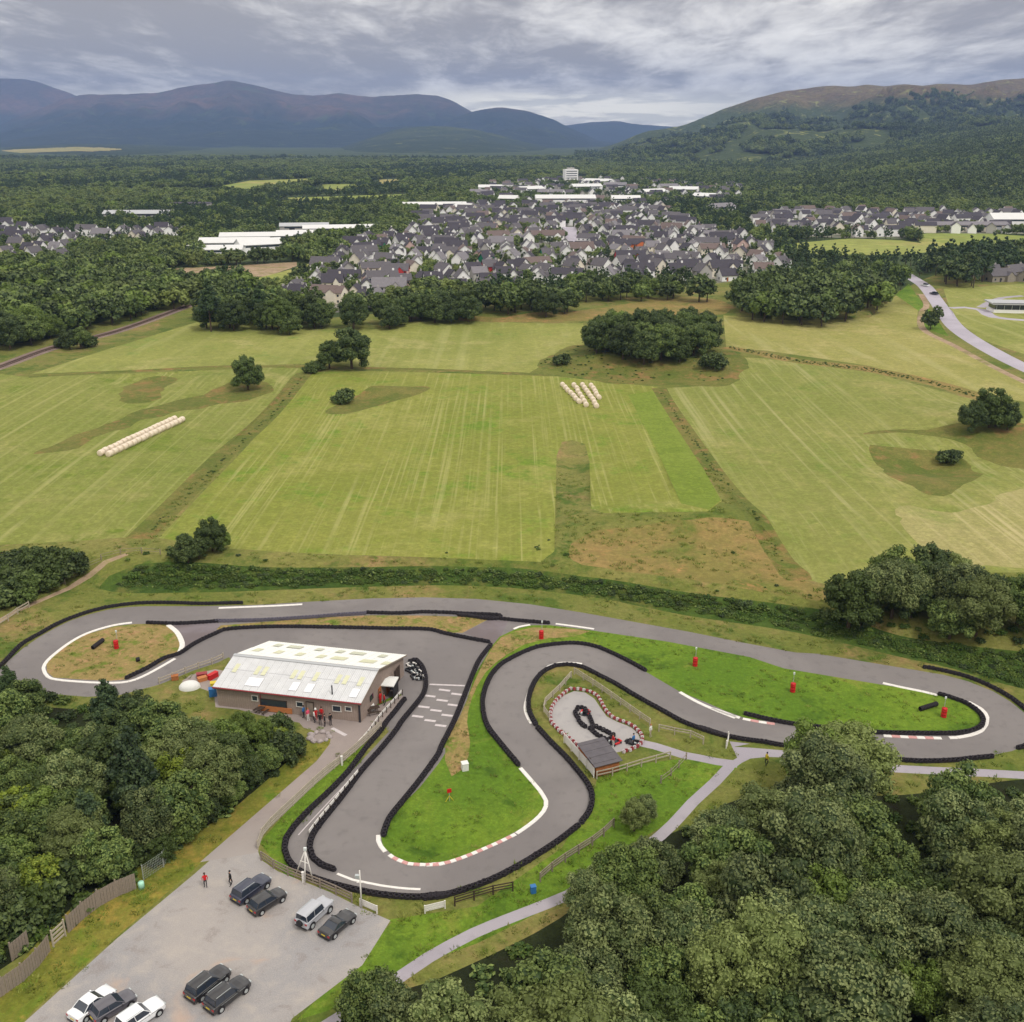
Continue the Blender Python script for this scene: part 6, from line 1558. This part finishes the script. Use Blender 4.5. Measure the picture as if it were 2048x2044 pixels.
def town(poly, zone, ystep, xstep, kinds, seed, keep=.86, base=0.0, hs=1.0):
    r = random.Random(seed); a = np.array(poly); lo = a.min(0); hi = a.max(0)
    y = lo[1] + 4; row = 0
    while y < hi[1]:
        x = lo[0]; ci = 0
        ang0 = base + .5 * mnoise.noise(Vector((row * .37, seed, 2)))
        while x < hi[0]:
            yy = y + 5 * math.sin(x * .03 + seed) + r.uniform(-2, 2)
            terr = r.random() < .16; l = r.choice((7.4, 8.4, 9.6)) if not terr else 15; w = r.choice((5.8, 6.4, 7)); h = r.choice((4.9, 4.9, 3.0)) if not terr else 4.9
            an = ang0 + .5 * mnoise.noise(Vector((x * .012, y * .012, seed))) * 2
            quarter = r.random() < .72
            if quarter and not terr: an += math.pi / 2
            if inpoly(np.array([x]), np.array([yy]), poly)[0] and not any(inpoly(np.array([x]), np.array([yy]), p)[0] for p in excl) and r.random() < keep:
                wl = r.choices(WCOL, [q[2] for q in WCOL])[0]; rf = r.choices(RCOL, [q[2] for q in RCOL])[0]
                HOUSES.append((x, yy, an, w, l, h, r.choice((2.6, 3.1, 3.5)), wl, rf, r.randrange(6), zone, terr, quarter))
            x += (xstep + (l - 9) * .9) * r.uniform(.92, 1.1); ci += 1
        y += ystep * r.uniform(.9, 1.12); row += 1
town(EST, 'the main estate', 17.5, 13.8, None, 1, .92)
town(CL2, 'the right-hand village', 19, 15, None, 2, .9, .3)
town(CL3, 'the left-hand village', 20, 17, None, 3, .62, -.2)
town(FAR4, 'the far town', 30, 22, None, 4, .5, .2)
x, y = GD(1895, 525); 
for k in range(4):
    px_, py_ = GD(1855 + k * 28, 522 + (k % 2) * 8); HOUSES.append((px_, py_, .3 * k, 8, 14, 3.2, 3.0, ('stone wall', 'stone', 1), RCOL[0], k, 'the stone cottages by the right edge', False, False))
px_, py_ = GD(522, 567); HOUSES.append((px_, py_, .5, 7, 9, 3.2, 3.0, WCOL[0], RCOL[1], 2, 'the estate edge, standing alone', False, False))
_blk = [GD(*q) for q in ((1195, 475), (1168, 477), (1188, 500), (747, 528), (925, 520), (712, 478), (828, 486), (918, 506), (1032, 495), (1066, 386))]
HOUSES = [q for q in HOUSES if all(math.hypot((q[0] - b[0]) * .8, q[1] - b[1]) > (13 if i < 3 else 10) for i, b in enumerate(_blk))]
HOUSES.sort(key=lambda q: math.hypot(q[0], q[1]))
vis = [q for q in HOUSES if in_view(q[0], q[1], 20)]
nh = vis[:300]; fh = vis[300:]
zn = {}
for q in nh: zn.setdefault(q[10], []).append(q)
for z, qs in zn.items():
    qs.sort(key=lambda q: q[1]); per = max(4, round(math.sqrt(len(qs) * 1.7)))
    for ri in range(0, len(qs), per):
        rowq = sorted(qs[ri:ri + per], key=lambda q: q[0] / q[1])
        for ci, q in enumerate(rowq):
            x, y, an, w, l, h, rise, wl, rf, k, zone, terr, quarter = q
            o = empty('terraced_house' if terr else 'house', (x, y, hz_(x, y) - .1), an,
                      f"{wl[1]} {'terrace' if terr else 'house'} with {rf[1]} roof, {ordw(ci)} from left, {ordw(ri // per)} row of {z}" if 'alone' not in z and 'cottages' not in z else
                      (f"{wl[1]} house with {rf[1]} roof, standing alone left of the estate" if 'alone' in z else f"low {wl[1]} cottage, {ordw(ci)} from left in row {ri // per + 1} by the right edge"), 'house', 'houses of ' + z)
            wm = wl[0]
            for nm, me in house_meshes(w, l, h, rise, wm, rf[0], k): put(nm, me, o, kind='stuff' if nm == 'window_row' else None)
# special coloured buildings of the estate
def block(dx, dy, an, w, l, h, rise, wall, roof, label, cat='house', name='house'):
    x, y = GD(dx, dy); o = empty(name, (x, y, hz_(x, y)), an, label, cat)
    for nm, me in house_meshes(w, l, h, rise, wall, roof, 2): put(nm, me, o, kind='stuff' if nm == 'window_row' else None)
block(1195, 475, .05, 8, 22, 5, 3, 'orange render wall', 'dark slate roof', 'orange-fronted terrace right of the playing field', name='terraced_house')
block(1168, 477, .05, 8, 13, 5, 3, 'pink render wall', 'dark slate roof', 'salmon terrace just left of the orange one', name='terraced_house')
block(1188, 500, .1, 8, 16, 5, 3, 'red render wall', 'dark slate roof', 'red-fronted house below the orange terrace')
block(747, 528, .0, 8, 13, 5, 3, 'red render wall', 'slate roof', 'house with a red front in the left half of the estate')
block(925, 520, .2, 7, 8, 5, 3, 'red render wall', 'slate roof', 'small house with a red gable near the estate centre front')
block(712, 478, .8, 7, 8, 5, 3, 'green netting', 'dark slate roof', 'green-netted house at the upper left of the estate')
block(828, 486, .4, 7, 8, 5, 3, 'green netting', 'slate roof', 'green-fronted house near the estate middle')
block(918, 506, .6, 6, 7, 5, 3, 'green netting', 'dark slate roof', 'small green-fronted house left of the estate centre')
block(1032, 495, .3, 6, 7, 5, 3, 'green netting', 'slate roof', 'small green house below the playing field')
print('houses', len(nh), 'far', len(fh))
fb = MB()
for x, y, an, w, l, h, rise, wl, rf, k, *_ in fh:
    z0 = hz_(x, y); c, s = math.cos(an), math.sin(an); hw, hl = w / 2, l / 2
    P_ = lambda a, b, z: (x + a * c - b * s, y + a * s + b * c, z0 + z)
    fb.add([P_(-hl, -hw, -1), P_(hl, -hw, -1), P_(hl, hw, -1), P_(-hl, hw, -1), P_(-hl, -hw, h), P_(hl, -hw, h), P_(hl, hw, h), P_(-hl, hw, h), P_(-hl, 0, h + rise), P_(hl, 0, h + rise)],
           [(0, 1, 5, 4), (2, 3, 7, 6), (1, 2, 6, 9, 5), (3, 0, 4, 8, 7)], [0, 1, 2][0 if wl[1] == 'white' else (1 if wl[1] == 'cream' else 2)])
    e = .3
    fb.add([P_(-hl - e, -hw - e, h), P_(hl + e, -hw - e, h), P_(hl + e, 0, h + rise + .1), P_(-hl - e, 0, h + rise + .1), P_(hl + e, hw + e, h), P_(-hl - e, hw + e, h)], [(0, 1, 2, 3), (3, 2, 4, 5)], 3 if rf[1] == 'grey slate' else (4 if rf[1] != 'brown tile' else 5))
fb.build('far_houses', ['white render wall', 'cream render wall', 'grey render wall', 'slate roof', 'dark slate roof', 'brown tile roof'], kind='stuff')
# sheds, halls and the hotel
def hall(dx, dy, an, l, w, h, rise, wall, roof, label, cat='building', name='warehouse', gable=None):
    x, y = GD(dx, dy); o = empty(name, (x, y, hz_(x, y) - .2), an, label, cat); hw, hl = w / 2, l / 2
    mb = MB(); mb.add([(-hl, -hw, 0), (hl, -hw, 0), (hl, hw, 0), (-hl, hw, 0), (-hl, -hw, h), (hl, -hw, h), (hl, hw, h), (-hl, hw, h), (-hl, 0, h + rise), (hl, 0, h + rise)], [(0, 1, 5, 4), (2, 3, 7, 6), (1, 2, 6, 9, 5), (3, 0, 4, 8, 7)])
    mb.build('wall', wall, o)
    for s in (-1, 1):
        mb = MB(); e = .4; a, b, c, d = Vector((-hl - e, s * (hw + e), h - rise / hw * e + .05)), Vector((hl + e, s * (hw + e), h - rise / hw * e + .05)), Vector((hl + e, 0, h + rise + .05)), Vector((-hl - e, 0, h + rise + .05))
        if s > 0: a, b, c, d = b, a, d, c
        quadbox(mb, a, b, c, d, .2); mb.build('roof', roof, o)
    nd = max(1, int(l / 14))
    for i in range(nd):
        mb = MB(); mb.box((-hl + (i + .5) * l / nd, -hw - .05, 2.0), (4, .12, 3.8)); mb.build('loading_door', 'grey sheet roof' if i % 2 else 'dark metal', o)
    if gable:
        mb = MB(); mb.box((hl - 3, -hw - .12, h * .55), (7, .2, h * 1.0)); mb.build('coloured_panel', gable, o)
    mb = MB(); mb.box((0, -hw - .06, h - .9), (l * .8, .1, .9)); mb.build('window_band', 'window glass', o)
WS_ = ('white render wall', 'white sheet roof')
hall(405, 485, .1, 34, 14, 5, 2, 'white render wall', 'white sheet roof', 'white industrial shed at the left end of the works row')
hall(445, 474, .12, 42, 16, 6, 2.5, 'white render wall', 'white sheet roof', 'white works shed with a bright blue panel', gable='blue cladding')
hall(490, 478, .5, 26, 16, 6, 3, 'white render wall', 'white sheet roof', 'white gabled works shed right of the blue panel')
hall(490, 458, .15, 50, 16, 5, 2, 'grey render wall', 'white sheet roof', 'long white-roofed shed behind the works row')
hall(565, 452, .2, 30, 14, 4.5, 2, 'white render wall', 'white sheet roof', 'white-roofed shed right of the works row')
hall(640, 442, .18, 52, 14, 5, 2, 'grey render wall', 'white sheet roof', 'long bright-roofed shed left of the estate top')
hall(575, 438, .15, 36, 12, 5, 2, 'grey render wall', 'grey sheet roof', 'grey-roofed shed behind the long bright shed')
hall(575, 472, .3, 18, 12, 4, 2, 'grey render wall', 'pale slate roof', 'small grey shed among trees near the works row')
hall(268, 413, .05, 62, 16, 5, 2.5, 'grey render wall', 'grey sheet roof', 'long grey-roofed shed alone in the left woodland')
hall(350, 395, .05, 50, 12, 6, 1, 'grey render wall', 'dark slate roof', 'low dark block far back in the left woodland')
hall(1066, 386, .03, 62, 24, 7, 3, 'white render wall', 'white sheet roof', 'very long white retail hall in the town centre')
hall(820, 397, .1, 60, 18, 6, 2, 'white render wall', 'white sheet roof', 'white hall with a curved red-edged forecourt, left town side')
hall(870, 402, -.6, 26, 14, 6, 3, 'cream render wall', 'white sheet roof', 'cream hall right of the white left town hall')
for i, (dx, dy, l, w, lab) in enumerate(((905, 372, 50, 20, 'white far hall at the left of the distant town'), (925, 362, 60, 20, 'white far hall above the left town hall'), (1000, 365, 70, 24, 'white far hall left of the hotel'), (1040, 372, 60, 20, 'white far hall below the hotel'), (1105, 360, 80, 24, 'white far hall right of the hotel'),
                                (1130, 349, 90, 24, 'topmost white far hall beyond the hotel'), (1160, 357, 60, 20, 'white far hall above the town road'), (1230, 371, 70, 20, 'white far hall in the right of the town'), (1290, 366, 70, 20, 'white far hall near the orange field'), (1260, 360, 50, 16, 'small white far hall behind the right of town'),
                                (1330, 380, 50, 18, 'grey-white far hall below the orange field'), (1180, 385, 60, 18, 'white far hall right of the retail hall'), (1360, 402, 50, 16, 'pale far hall above the right-hand village'), (960, 385, 40, 14, 'small white far hall left of the retail hall'))):
    hall(dx, dy, .3 * ((i * 7) % 5 - 2), l * .5, w * .8, 6, 3, 'white render wall', 'white sheet roof' if i % 3 else 'pale slate roof', lab)
hall(1905, 432, .0, 34, 18, 8, 4, 'white render wall', 'white sheet roof', 'large white gabled hall right of the right-hand village')
hall(1500, 410, .1, 40, 14, 4, 3, 'white render wall', 'pale slate roof', 'pale long hall at the left of the right-hand village')
hall(1820, 436, .0, 60, 14, 5, 2, 'cream render wall', 'pale slate roof', 'long low cream building in the right-hand village')
x, y = GD(1076, 345); o = empty('hotel_tower', (x, y, 0), .2, 'tall pale hotel tower standing above the far town', 'hotel')
mb = MB(); mb.box((0, 0, 11), (20, 16, 22)); mb.build('wall', 'white render wall', o)
for k in range(6):
    mb = MB(); mb.box((0, -8.1, 3 + k * 3.3), (17, .2, 1.1)); mb.build('window_band', 'window glass', o)
mb = MB(); mb.box((0, 0, 23), (10, 8, 3)); mb.build('roof_plant', 'grey render wall', o)
# modern building by the right edge
x, y = GD(1920, 588); o = empty('visitor_building', (x, y, hz_(x, y)), -.12, 'long low modern building with a dark glazed front at the right edge', 'building')
mb = MB(); mb.box((2, 0, .6), (26, 10, 1.6)); mb.build('plinth', 'white render wall', o)
mb = MB(); mb.box((2, -.2, 2.4), (25, 9, 2.2)); mb.build('glazing', 'window glass', o)
mb = MB(); mb.box((2, 0, 3.75), (28, 12, .5)); mb.build('roof', 'grey sheet roof', o)
for k in range(9):
    mb = MB(); mb.box((-10 + k * 3, -4.75, 2.4), (.15, .1, 2.2)); mb.build('mullion', 'galvanised steel', o)
mb = MB(); mb.box((2, -5.6, 3.75), (28, .1, .9)); mb.build('fascia', 'dark metal', o)
x, y = GD(1778, 552); 
for i, (dx, dy) in enumerate(((1762, 556), (1745, 540))):
    p = GD(dx, dy); c_ = empty('far_car', v3(p), 2.0, ['small dark car on the main road bend', 'small pale car further up the main road'][i], 'car')
    mb = MB(); loft(mb, [(-2.1, [(-.8, .3), (-.8, .9), (.8, .9), (.8, .3)]), (2.1, [(-.8, .3), (-.8, .8), (.8, .8), (.8, .3)])]); mb.build('body', 'navy paint' if i == 0 else 'white car paint', c_)
    mb = MB(); loft(mb, [(-1.6, [(-.7, .9), (-.6, 1.4), (.6, 1.4), (.7, .9)]), (.6, [(-.7, .9), (-.6, 1.4), (.6, 1.4), (.7, .9)])]); mb.build('cabin', 'window glass', c_)
# railway rails
rp = resample(smooth(W('D: -200,765 0,692 100,656 210,628 320,590 400,560'), False, 6), 6)
o = empty('railway_track', v3(rp[0]), 0, 'single railway line curving past the upper left fields', 'railway')
mb = MB(); q0 = rp[0]; z0 = hz_(q0[0], q0[1])
for sd_ in (-.72, .72):
    q = offs([(p[0], p[1]) for p in rp], sd_)
    for a, b in zip(q[:-1], q[1:]):
        mb.tube((a[0] - q0[0], a[1] - q0[1], hz_(*a) - z0 + .2), (b[0] - q0[0], b[1] - q0[1], hz_(*b) - z0 + .2), .07, n=4, caps=False)
mb.build('rails', 'rusty rail', o)
mb = MB()
for p in resample([(p[0], p[1]) for p in rp], 1.2): mb.box((p[0] - q0[0], p[1] - q0[1], hz_(p[0], p[1]) - z0 + .06), (.25, 2.5, .12), p[2])
mb.build('sleepers', 'dark timber', o, kind='stuff')

# ------------------------------------------------------------------ low scrub, tussocks
def clump_obj(name, matn, seed, R, H, label, where):
    me = crown_mesh('foliage', matn, R, H, -H * .25, 10, .3, 6, seed, lob=(.3, .5))
    return tag(put(name, me, None, v3(where)), label, 'bush')
sc = [clump_obj('bracken_clump', 'bracken leaf', 401, 1.1, 1.2, 'dark green bracken clump on the bank, leftmost', GD(250, 1090)), clump_obj('bracken_clump', 'broad leaf', 402, .9, 1.0, 'olive bracken clump mid-way along the bank', GD(700, 1085)), clump_obj('bracken_clump', 'dark leaf', 403, 1.0, 1.3, 'dark clump of scrub at the right of the bank', GD(1400, 1145))]
def fillpts(poly, step, seed, scl, vk, dens=1.0, nz=None):
    r = np.random.RandomState(seed); a = np.array(poly); lo = a.min(0); hi = a.max(0)
    gx, gy = np.meshgrid(np.arange(lo[0], hi[0], step), np.arange(lo[1], hi[1], step)); gx = gx.ravel() + r.uniform(-.5, .5, gx.size) * step; gy = gy.ravel() + r.uniform(-.5, .5, gy.size) * step
    k = inpoly(gx, gy, poly) & (r.rand(len(gx)) < dens); gx, gy = gx[k], gy[k]
    if nz:
        n_ = np.array([mnoise.noise(Vector((a_ / nz[0], b_ / nz[0], 3))) for a_, b_ in zip(gx, gy)]); k = n_ > nz[1]; gx, gy = gx[k], gy[k]
    s = r.uniform(*scl, len(gx))
    return np.column_stack([gx, gy, hgt(gx, gy), s, r.choice(len(vk), len(gx), p=np.array(vk) / sum(vk)), r.uniform(0, 6.28, len(gx)), s * r.uniform(.5, .9, len(gx))])
low = W('D: 210,1108 260,1068 500,1073 900,1073 1100,1092 1300,1122 1550,1155 1700,1205 1932,1235 2150,1265 2150,1330 1932,1296 1800,1255 1700,1232 1500,1188 1300,1155 1100,1117 900,1100 700,1102 350,1112')
scatter('bank_scrub', fillpts(low, .7, 1, (.3, .72), (7, 3, 1.5), 1), sc, '')
tus = [fillpts(W('D: 0,1200 60,1110 230,1060 900,1065 1100,1080 1300,1110 1560,1145 1480,1050 1100,1010 600,1052 260,1025 0,1035'), 3.4, 2, (.2, .55), (4, 3, 2), .5, (14, .05)),
       fillpts(W('D: 1560,1120 1660,1100 1932,1190 2100,1200 2100,1300 1800,1250 1600,1200'), 2.2, 3, (.4, .9), (4, 3, 3), .8, (8, -.2)),
       fillpts(W('D: 1015,690 1060,660 1100,650 1370,660 1378,725 1300,727 1150,722 1050,700'), 2.5, 4, (.15, .45), (4, 5, 1), .7, (14, -.1)),
       fillpts(W('D: 262,1016 330,950 420,860 500,790 575,704 582,704 508,795 430,865 340,955 275,1018'), 1.5, 5, (.12, .35), (4, 5, 1), .8),
       fillpts(W('D: 1240,732 1296,820 1356,905 1426,980 1474,1060 1482,1060 1436,980 1366,903 1306,818 1246,732'), 1.0, 6, (.12, .3), (4, 5, 1), .9),
       fillpts(W('D: 1375,658 1500,683 1640,700 1760,725 1860,755 1860,749 1760,719 1640,694 1500,677 1375,653'), 1.1, 7, (.15, .38), (4, 5, 1), .9),
       fillpts(W('D: 0,1280 150,1330 350,1345 500,1385 560,1440 300,1640 60,1790 -100,1850 -200,1400'), 1.7, 8, (.6, 1.3), (4, 4, 4), .8),
       fillpts(W('D: 780,1880 1050,1750 1300,1570 1500,1480 1932,1480 2100,1500 2100,2200 700,2200'), 2.4, 9, (.6, 1.3), (3, 4, 4), .8)]
scatter('undergrowth', np.concatenate(tus), sc, '')
def tuft_mesh(seed):
    r = random.Random(seed); V = []; F = []
    for k in range(26):
        a = r.uniform(0, 6.28); d = r.uniform(0, .32); x, y = d * math.cos(a), d * math.sin(a); h = r.uniform(.1, .26); l = r.uniform(.02, .05); b = r.uniform(0, 3.14); dx, dy = math.cos(a) * h * .6, math.sin(a) * h * .6
        n = len(V); V += [(x - l * math.cos(b), y - l * math.sin(b), -.02), (x + l * math.cos(b), y + l * math.sin(b), -.02), (x + dx, y + dy, h)]; F.append((n, n + 1, n + 2))
    me = bpy.data.meshes.new('tuft'); me.from_pydata(V, [], F); me.materials.append(MATS['grass blade'])
    at_ = me.attributes.new('tint', 'FLOAT', 'FACE'); at_.data.foreach_set('value', np.array([r.random() for _ in F], np.float32)); me.update(); return me
tp_ = [tag(put('grass_tuft', tuft_mesh(k), None, v3(W(t)[0])), lab, 'grass tuft') for k, (t, lab) in enumerate((('6: 300,700', 'small grass tuft low on the central green island'), ('4: 900,700', 'small grass tuft in the middle of the long green infield'), ('1: 600,650', 'small grass tuft on the brown left-hand island')))]
T = [fillpts(p, 1.0, 20 + i, (.6, 1.4), (4, 4, 3), .6, (3.5, -.05)) for i, (n_, m_, p) in enumerate(REG) if n_ in ('grass_island', 'dry_grass_strip', 'verge')]
near_ = [(-75, 60), (75, 60), (110, 215), (-110, 215)]
allp = fillpts(near_, 1.5, 77, (.8, 2.2), (4, 4, 3), .9, (5, -.05))
bad = np.zeros(len(allp), bool)
for n_, m_, p in REG:
    if n_ in ('kart_track', 'car_park', 'drive', 'path', 'mini_circuit', 'track_link', 'woodland_floor', 'scrub_bank', 'mown_field'): bad |= inpoly(allp[:, 0], allp[:, 1], p)
T.append(allp[~bad])
T = np.concatenate(T)
bad = np.zeros(len(T), bool)
for n_, m_, p in REG:
    if n_ in ('path', 'gravel_patch', 'mini_circuit'): bad |= inpoly(T[:, 0], T[:, 1], p)
T = T[~bad]
scatter('grass_tufts', T, tp_, '')
# ------------------------------------------------------------------ haze
mh = bpy.data.materials.new('haze'); mh.use_nodes = True
g = NG(mh.node_tree)
pv = g.n('ShaderNodeVolumePrincipled', {'Color': (*L(150, 178, 234), 1), 'Density': 8.0e-5, 'Anisotropy': .2})
o_ = g.n('ShaderNodeOutputMaterial'); g.t.links.new(pv.outputs[0], o_.inputs['Volume'])
mb = MB(); mb.box((0, 7200, 0), (19900, 15200, 1))
hb = mb.mesh('haze', mh)
top = 780.0; bot = -12.0
for v in hb.vertices: v.co.z = top if v.co.z > 0 else bot
put('haze', hb, kind='stuff')
